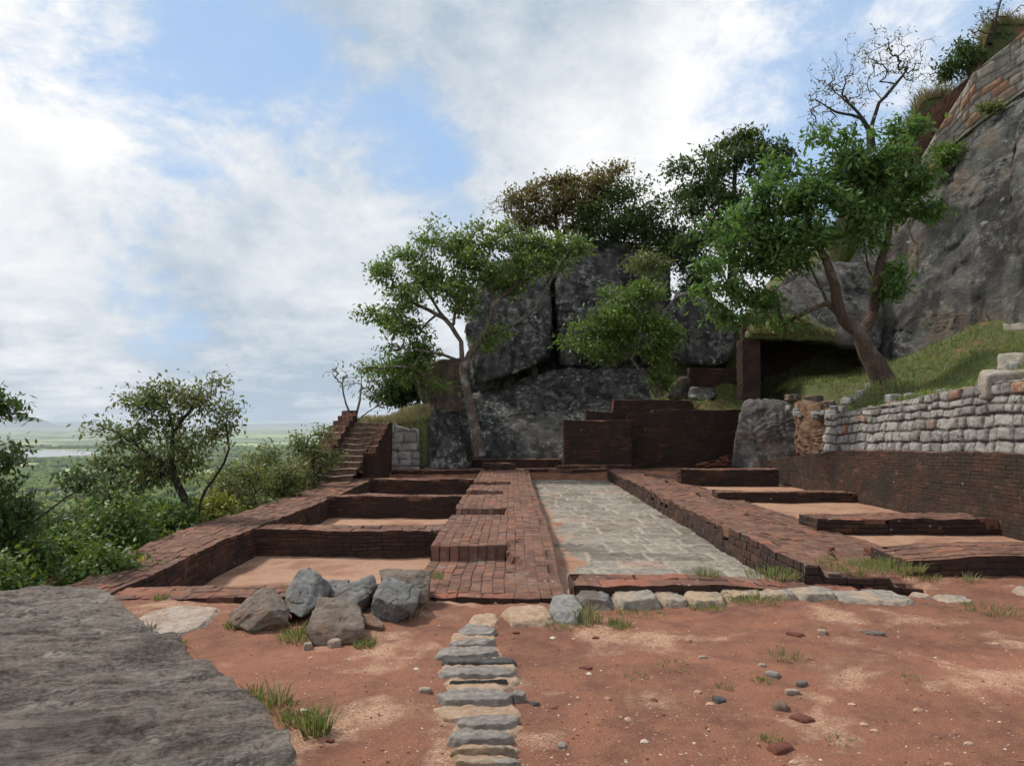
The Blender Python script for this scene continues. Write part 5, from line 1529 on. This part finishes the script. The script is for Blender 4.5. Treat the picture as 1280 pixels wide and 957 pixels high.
tree('broad_tree', 'large leaning broad-crowned tree on the grass slope at the right', 'tree',
     [c5([(772, 580), (745, 520), (712, 470), (692, 420), (680, 395)]), c5([(680, 400), (620, 340), (565, 290), (525, 215), (500, 150, 0.5)]), c5([(690, 395, 0.2), (735, 320, 0.3), (742, 220, 0.4), (715, 160, 0.5), (700, 60, 0.4)]),
      c5([(735, 310, 0.3), (750, 200, 0), (775, 80, -0.2), (800, -40, 0)]), c5([(718, 440), (755, 380, -0.3), (825, 290, -0.5), (835, 200, -0.5)]), c5([(600, 320), (590, 230, -0.2), (560, 130, -0.3), (500, 40, 0)]),
      c5([(545, 250), (480, 190, 0.5), (430, 130, 1)]), c5([(715, 160, 0.5), (640, 20, 1), (600, -80, 1.2)])],
     [(905, 305, 38, 48), (945, 260, 55, 42), (1000, 285, 58, 44), (1040, 220, 68, 42), (1105, 205, 58, 40), (1145, 245, 36, 38), (1085, 265, 62, 40), (930, 372, 42, 28), (970, 330, 48, 30), (1132, 330, 26, 24), (1112, 362, 22, 18), (1055, 178, 42, 24), (905, 392, 36, 22), (890, 350, 30, 36), (960, 390, 40, 18), (1160, 225, 24, 26), (980, 235, 50, 30), (955, 300, 50, 40), (1050, 300, 40, 24), (1120, 170, 36, 20)],
     20.0, M['leaf_c'], M['bark_brown'], r0=0.24, ntips=760, leaf=0.19, nleaf=29, spread=0.17, seed=13, rtip=0.010, wid=0.38, shell=2.0)
tree('dark_tree', 'dark dense tree standing behind the large leaning tree', 'tree', [[(915, 370), (915, 300), (918, 230), (920, 190)]],
     [(885, 225, 44, 30), (930, 190, 44, 26), (965, 205, 34, 24), (862, 255, 24, 24), (900, 260, 40, 36), (925, 175, 20, 16), (985, 195, 16, 16), (880, 310, 34, 36), (868, 350, 26, 24)], 33.0, M['leaf_dark'], M['bark_dark'], r0=0.22, ntips=560, leaf=0.20, nleaf=30, spread=0.24, seed=14)
tree('bronze_tree', 'bronze-leaved tree on the skyline above the boulders', 'tree', [[(700, 330), (698, 300), (695, 270), (700, 240)], [(696, 300), (730, 270), (760, 240)], [(697, 290), (660, 262), (640, 250)]],
     [(680, 250, 48, 28), (735, 240, 50, 30), (715, 275, 62, 26), (770, 228, 34, 22), (660, 282, 30, 22), (645, 245, 22, 18), (700, 230, 34, 18)], 36.0, M['leaf_brown'], M['bark_dark'], r0=0.16, ntips=520, leaf=0.20, nleaf=26, spread=0.26, seed=15, rtip=0.012)
tree('round_tree', 'dark green tree right of the bronze one on the skyline', 'tree', [[(815, 370), (812, 320), (805, 290), (800, 260)]],
     [(790, 268, 42, 34), (830, 285, 34, 40), (815, 315, 40, 34), (850, 320, 26, 44), (760, 285, 36, 28), (740, 295, 30, 16)], 35.0, M['leaf_dark'], M['bark_dark'], r0=0.18, ntips=520, leaf=0.20, nleaf=26, spread=0.25, seed=16)
tree('bare_bush', 'leafless grey bush at the left of the bronze tree', 'bush', [[(655, 300), (645, 275), (635, 255)]], [(640, 258, 26, 26), (625, 262, 16, 18)], 35.0, M['leaf_brown'], M['bark_grey'], r0=0.05, ntips=110, leaf=0.12, nleaf=1, seed=17, rtip=0.008)
tree('grey_shrub', 'thin grey-green shrub on the tall boulder above the small tree', 'shrub', [[(822, 385), (818, 360), (812, 335)]], [(812, 335, 24, 22), (798, 325, 16, 14), (825, 350, 16, 16)], 30.6, M['leaf_valley'], M['bark_grey'], r0=0.05, ntips=110, leaf=0.14, nleaf=14, seed=18)
tree('bare_tree', 'leafless fan-shaped tree against the sky at the cliff top', 'tree', [[(1090, 190), (1088, 165), (1095, 140), (1102, 118)], [(1089, 165), (1072, 140), (1050, 120)], [(1098, 130), (1120, 105), (1135, 85)], [(1075, 145), (1045, 140), (1025, 128)]],
     [(1045, 105, 36, 36), (1085, 70, 42, 36), (1125, 72, 42, 36), (1148, 90, 24, 26), (1024, 125, 22, 26), (1075, 118, 44, 28), (1030, 160, 28, 22)], 32.0, M['leaf_brown'], M['bark_dark'], r0=0.15, ntips=700, leaf=0.12, nleaf=2, spread=0.10, seed=19, rtip=0.0065, shell=2.0, step=0.3, wob=0.04, clumps=420, flat=1.0, crad=0.25)
tree('sparse_sapling', 'sparse dry sapling on the skyline in the top right corner', 'tree', [[(1238, 55), (1243, 30), (1250, 5), (1258, -20)]], [(1235, 20, 28, 16), (1262, 12, 26, 20), (1215, 35, 16, 12), (1270, -15, 30, 20)], 31.0, M['leaf_brown'], M['bark_dark'], r0=0.07, ntips=130, leaf=0.15, nleaf=2, spread=0.12, seed=20, rtip=0.008)
tree('dark_shrub', 'dark shrub among dry grass below the sapling', 'shrub', [[(1212, 100), (1210, 80), (1212, 62)]], [(1212, 70, 22, 20), (1195, 90, 14, 14), (1240, 50, 20, 10)], 31.5, M['leaf_dark'], M['bark_dark'], r0=0.06, ntips=150, leaf=0.17, nleaf=24, seed=21)
tree('cliff_shrub', 'small bright shrub growing on the cliff shoulder', 'shrub', [[(1186, 205, 0), (1185, 196), (1184, 188)]], [(1184, 190, 19, 12), (1176, 196, 10, 8)], 28.4, M['leaf_b'], M['bark_dark'], r0=0.04, ntips=70, leaf=0.15, nleaf=26, seed=22, spread=0.15)
tree('wall_shrub', 'little shrub at the foot of the cliff-top block wall', 'shrub', [[(1238, 142), (1238, 136), (1238, 130)]], [(1238, 131, 13, 7)], 28.3, M['leaf_olive'], M['bark_dark'], r0=0.03, ntips=30, leaf=0.13, nleaf=22, seed=23, spread=0.13)
tree('evergreen_tree', 'dense dark tree behind the top of the stairs', 'tree', [[(505, 525), (505, 500), (503, 470)]], [(505, 478, 36, 26), (480, 495, 24, 20), (525, 495, 20, 24), (510, 455, 26, 18)], 30.0, M['leaf_dark'], M['bark_dark'], r0=0.12, ntips=260, leaf=0.17, nleaf=32, seed=24)
tree('bare_shrub', 'leafless pale shrub at the head of the stairs', 'shrub', [[(440, 532), (445, 520), (450, 500), (452, 470)], [(440, 530), (460, 515), (480, 505)], [(441, 528), (432, 505), (428, 480)]], [(445, 480, 24, 30), (430, 470, 16, 26), (470, 500, 16, 14)], 26.0, M['leaf_olive'], M['bark_grey'], r0=0.06, ntips=120, leaf=0.12, nleaf=1, seed=25, rtip=0.008)
tree('slender_tree', 'slender curved pale trunk in front of the brown boulder', 'tree', [[(543, 515), (540, 500), (532, 485), (524, 470), (520, 462)], [(530, 483), (515, 478), (508, 477)]], [(512, 455, 20, 12), (525, 440, 18, 12)], 27.6, M['leaf_a'], M['bark_brown'], r0=0.10, ntips=60, leaf=0.15, nleaf=30, seed=26)

# left, growing up from the slope
def base_on_slope(px, D):
    x = (px - 640) / FPX * D
    z = float(zslope(np.array([x]), np.array([D]))[0])
    return 528 - (z - CAMZ) / D * FPX
tree('valley_tree', 'loose olive-leaved tree rising over the slope against the plain', 'tree',
     [[(246, 700), (246, 652), (232, 625), (218, 595), (215, 560), (216, 530)], [(246, 648), (268, 600), (284, 560), (282, 530), (290, 500)], [(218, 590), (180, 560), (150, 545)], [(216, 545), (240, 510), (262, 490)]],
     [(228, 490, 52, 22), (190, 510, 44, 26), (258, 500, 38, 22), (150, 550, 40, 26), (215, 545, 55, 28), (130, 540, 24, 12), (180, 590, 62, 30), (150, 620, 50, 26), (235, 580, 30, 24), (290, 515, 26, 12), (265, 530, 20, 14), (120, 580, 20, 20)],
     13.0, M['leaf_valley'], M['bark_dark'], r0=0.085, ntips=560, leaf=0.085, nleaf=17, spread=0.13, seed=27, rtip=0.005, step=0.2, shell=1.9, zmin=-0.4)
tree('edge_tree', 'dark tree leaning in from the left frame edge', 'tree',
     [[(-60, 760), (-50, 690), (-40, 620), (-35, 540)], [(-52, 700), (20, 668), (62, 640), (100, 612), (150, 606)], [(-40, 620), (-10, 590), (10, 580)], [(-35, 560), (-10, 510), (0, 495)]],
     [(12, 580, 30, 18), (-4, 492, 16, 10), (5, 512, 12, 6), (-25, 650, 40, 30), (10, 604, 30, 10), (10, 660, 40, 24), (-10, 700, 50, 30), (30, 630, 24, 14), (95, 605, 8, 5)],
     8.5, M['leaf_dark'], M['bark_dark'], r0=0.07, ntips=290, leaf=0.075, nleaf=22, spread=0.09, seed=28, rtip=0.004, step=0.15, zmin=-1.5)
tree('edge_shrub', 'thin twiggy shrub beside the stairs against the plain', 'shrub', [[(392, 612), (391, 585), (394, 560)], [(391, 590), (380, 570)]], [(393, 550, 28, 16), (378, 562, 18, 14), (405, 570, 14, 18), (372, 590, 20, 16)], 19.5, M['leaf_valley'], M['bark_dark'], r0=0.05, ntips=190, leaf=0.10, nleaf=13, spread=0.14, seed=29, step=0.2, zmin=-0.6)
BUSH = 'bushes along the outer edge of the left wall'
for k, (px, py, rx, ry, D, mt, lb) in enumerate([
        (20, 712, 55, 40, 8.6, 'leaf_bush', 'leafy green bush at the left frame above the banded boulder'),
        (85, 698, 50, 36, 9.2, 'leaf_bush', 'bright leafy bush second from the left frame by the wall'),
        (40, 668, 55, 30, 10.5, 'leaf_dark', 'shadowy dark bush behind the two leafy ones at the left'),
        (150, 665, 52, 40, 10.6, 'leaf_bush', 'rounded green bush beside the near half of the left wall'),
        (205, 655, 40, 28, 12.2, 'leaf_bush', 'green bush under the forked trunk of the valley tree'),
        (115, 650, 60, 30, 12.5, 'leaf_dark', 'dark green bush behind the rounded one'),
        (262, 640, 26, 16, 14.2, 'leaf_yel', 'yellow-green low bush right of the forked trunk'),
        (305, 612, 34, 24, 15.5, 'leaf_olive', 'olive bush along the middle of the left wall'),
        (345, 598, 30, 22, 17.0, 'leaf_olive', 'twiggy olive bush toward the stairs'),
        (275, 600, 34, 26, 16.5, 'leaf_olive', 'pale olive bush behind the yellow-green one'),
        (330, 575, 26, 22, 19.0, 'leaf_valley', 'wispy thin bush against the plain left of the stairs'),
        (372, 592, 20, 20, 18.6, 'leaf_olive', 'small olive bush next to the foot of the stairs'),
        (128, 712, 30, 18, 8.6, 'leaf_bush', 'low green bush at the very edge of the near left wall'),
        (-10, 735, 40, 24, 7.4, 'leaf_bush', 'low leafy bush behind the left end of the banded boulder')]):
    yb = min(base_on_slope(px, D), py + ry + 120)
    thin = mt in ('leaf_olive', 'leaf_valley')
    limbs = [[(px, yb), (px + 3, (yb + py) / 2 + 5), (px, py + 5)], [(px - 2, yb), (px - rx * 0.4, py + ry * 0.4)], [(px + 2, yb), (px + rx * 0.4, py + ry * 0.4)]]
    blobs = [(px, py, rx, ry), (px - rx * 0.5, py + ry * 0.5, rx * 0.6, ry * 0.6), (px + rx * 0.5, py + ry * 0.45, rx * 0.6, ry * 0.6), (px + rx * 0.1, py - ry * 0.5, rx * 0.5, ry * 0.5), (px, py + ry * 0.9, rx * 0.9, ry * 0.7)]
    tree('bush', lb, 'bush', limbs, blobs, D, M[mt], M['bark_dark'], r0=0.04, ntips=int(210 * (0.8 if thin else 1.2)), leaf=0.075 if D < 12 else 0.09, nleaf=14 if thin else 26, spread=0.12, seed=40 + k, group=BUSH, step=0.2, rtip=0.004, zmin=-6, parts=('stem', 'foliage'))

# ------------------------------------------------------------------ grass
def scatter_grass(name, lb, n, xr, yr, dens, h, mat, seed, width=0.02, lean=0.6, mask=None):
    rng = np.random.default_rng(seed)
    x = rng.uniform(*xr, n); y = rng.uniform(*yr, n)
    q = p3(x, y)
    k = (fbm(q * 0.8, 3, seed) + 0.3 * pn(q * 3, seed)) > rng.normal(size=n) * 0.2 - dens
    k &= hmask(x, y)
    if mask is not None:
        k &= mask(x, y)
    x, y = x[k], y[k]
    P = np.stack([x, y, zh(x, y) - 0.02], 1)
    hh = h * rng.uniform(0.4, 1.1, len(x)) * (0.75 + 0.6 * np.clip(pn(p3(x, y) * 0.9, 5) + 0.5, 0, 1))
    V, F, att = blades(P, hh, rng, width, lean)
    tag(mk(name, V, F, M[mat], attrs={'leaf': att}, smooth=False), lb, None, kind='stuff')
scatter_grass('grass', 'green grass on the slope above the stone wall', 26000, (8.4, 15.5), (11, 28), 0.35, 0.22, 'grass', 3)
scatter_grass('grass', 'green grass patch above the back brick wall', 12000, (4.8, 11), (27, 31), 0.4, 0.16, 'grass', 4)
scatter_grass('dry_grass', 'tall straw-coloured grass along the cliff-top wall', 9000, (12.5, 24), (30.6, 32.2), 0.6, 0.75, 'hay', 5, width=0.03, lean=0.7)
scatter_grass('dry_grass', 'dry grass at the head of the stairs', 5000, (-5.6, -2.8), (25.6, 29.5), 0.3, 0.30, 'hay', 6)
def ledge_grass(name, lb, px0, px1, pya, pyb, D0, D1, n, h, mat, seed, width=0.025, lean=0.9):
    rng = np.random.default_rng(seed)
    t = rng.uniform(0, 1, n); d = rng.uniform(0, 1, n)
    P = np.array([at(px0 + (px1 - px0) * a, pya + (pyb - pya) * a, D0 + (D1 - D0) * b_) for a, b_ in zip(t, d)])
    V, F, att = blades(P, h * rng.uniform(0.4, 1.1, n), rng, width, lean)
    tag(mk(name, V, F, M[mat], attrs={'leaf': att}, smooth=False), lb, None, kind='stuff')
ledge_grass('dry_grass', 'straw grass overhanging the dark brick chamber', 936, 1042, 416, 420, 26.1, 27.0, 2000, 0.38, 'hay2', 7)
ledge_grass('dry_grass', 'straw grass on the hump over the chamber', 955, 1012, 402, 404, 25.9, 26.6, 900, 0.35, 'hay2', 9)
ledge_grass('dry_grass', 'straw tuft hanging below the cliff shrub', 1160, 1180, 215, 222, 28.4, 28.8, 400, 0.5, 'hay', 8)

for k, (px, py, r, h, n, mt, lb) in enumerate([
        (735, 782, 0.11, 0.20, 130, 'grass_pale', 'pale spiky grass tuft in front of the bedded stones'), (775, 786, 0.10, 0.10, 150, 'grass', 'bright low grass tuft right of the pale spiky one'),
        (700, 786, 0.16, 0.06, 130, 'grass', 'sparse grass strip below the grey upright bedded stone'), (800, 768, 0.22, 0.07, 170, 'grass', 'thin grass at the foot of the large whitish bedded stone'),
        (885, 764, 0.16, 0.08, 160, 'grass', 'grass strip below the middle of the bedded stone row'), (945, 755, 0.28, 0.10, 300, 'grass', 'dense grass clump below the buff-topped bedded stone'), (1030, 757, 0.2, 0.05, 90, 'grass', 'short grass beside the long flat bedded stone'),
        (885, 737, 0.10, 0.18, 90, 'grass', 'grass tuft growing at the red brick kerb'), (965, 732, 0.28, 0.10, 220, 'grass', 'grass fringe along the right part of the red kerb'),
        (1060, 724, 0.36, 0.14, 420, 'grass', 'thick grass between the kerb and the near cross wall'), (1115, 722, 0.34, 0.13, 380, 'grass', 'thick grass at the corner of the near cross wall'), (1150, 724, 0.22, 0.08, 130, 'grass', 'low grass in front of the near cross wall'),
        (1210, 728, 0.10, 0.14, 45, 'grass_pale', 'dry stalks in front of the near cross wall'), (1238, 764, 0.24, 0.08, 170, 'grass', 'small grass patch near the right frame'), (1180, 762, 0.2, 0.03, 60, 'grass_pale', 'faint grass patch left of the one at the right frame'),
        (395, 908, 0.07, 0.20, 130, 'grass', 'spiky green tuft at the banded boulder edge'), (372, 892, 0.10, 0.10, 120, 'grass', 'low weeds beside the spiky green tuft'), (345, 876, 0.12, 0.09, 120, 'grass', 'trailing grass along the banded boulder edge'), (320, 862, 0.09, 0.10, 90, 'grass', 'weed clump higher along the banded boulder edge'),
        (350, 870, 0.06, 0.22, 30, 'hay', 'dry thin stalks beside the banded boulder'), (510, 778, 0.10, 0.15, 110, 'grass_pale', 'grass tuft under the blocky rock of the pile'), (455, 800, 0.08, 0.09, 120, 'grass', 'green tuft at the right foot of the front rock'),
        (375, 792, 0.17, 0.12, 190, 'grass', 'weeds growing between the tan rock and the front rock'), (295, 782, 0.08, 0.10, 110, 'grass', 'weeds at the left foot of the tan rock'), (368, 740, 0.10, 0.16, 90, 'hay', 'dry grass behind the tan rock'), (300, 742, 0.07, 0.09, 80, 'grass', 'small tuft beside the kerb left of the rock pile'),
        (200, 752, 0.06, 0.09, 60, 'grass', 'small weed at the tip of the banded boulder'), (187, 790, 0.05, 0.12, 40, 'grass', 'lone sprig in front of the whitish bedrock'), (225, 806, 0.05, 0.09, 40, 'grass', 'lone sprig at the lower corner of the whitish bedrock'),
        (545, 735, 0.08, 0.10, 70, 'grass', 'weed at the corner of the stepped brick platform'), (660, 752, 0.07, 0.08, 60, 'grass', 'weed left of the bedded stone row'), (985, 832, 0.13, 0.09, 60, 'grass_pale', 'sparse dry tuft in the middle of the right dirt'),
        (905, 866, 0.06, 0.05, 45, 'grass_pale', 'tiny tuft beside the slate chip'), (795, 850, 0.11, 0.04, 60, 'grass_pale', 'flattened dry tuft on the left of the right dirt'), (955, 862, 0.07, 0.05, 50, 'grass', 'tiny green tuft in the stone cluster'), (965, 938, 0.05, 0.06, 45, 'grass', 'tiny green tuft near the bottom edge'),
        (850, 840, 0.15, 0.04, 50, 'grass_pale', 'faint grass on the dirt right of the red stone'), (1050, 938, 0.07, 0.04, 40, 'grass_pale', 'dry tuft near the bottom edge right'), (1140, 862, 0.06, 0.04, 35, 'grass_pale', 'dry tuft alone on the far right dirt')]):
    p = gz(px, py, -0.07 if px < 470 else -0.16)
    tuft(lb, p[0], p[1], float(zg(p[0], p[1])) if p[1] < 7.7 or p[0] > 4.4 else -0.05, r, h, n, M[mt], 800 + k, width=0.008)

def litter():
    rng = np.random.default_rng(61)
    n = 900
    x = rng.uniform(-3.8, 8.5, n); y = rng.uniform(3.2, 8.4, n)
    k = (pn(p3(x, y) * 0.8, 12) + 0.5 * (np.abs(y - 7.2) < 0.5)) > rng.uniform(-0.35, 0.9, n)
    x, y = x[k], y[k]
    C = np.stack([x, y, zgf(x, y) + 0.006], 1)
    V, F, att = leaf_mesh(C, np.zeros((len(x), 3)), 0.030, rng, droop=0.0)
    V = V.reshape(-1, 4, 3); V[:, :, 2] = C[:, None, 2] + (V[:, :, 2] - C[:, None, 2]) * 0.25 + 0.003
    m, b, bs, co, _ = new_mat('dry_leaf')
    b.put(bs.inputs['Base Color'], b.mix(b.attr('leaf')[0], (0.09, 0.05, 0.03), (0.30, 0.19, 0.10)))
    tag(mk('leaf_litter', V.reshape(-1, 3), [F], m, attrs={'leaf': att}, smooth=False), 'dry leaf litter on the red dirt', None, kind='stuff')
litter()
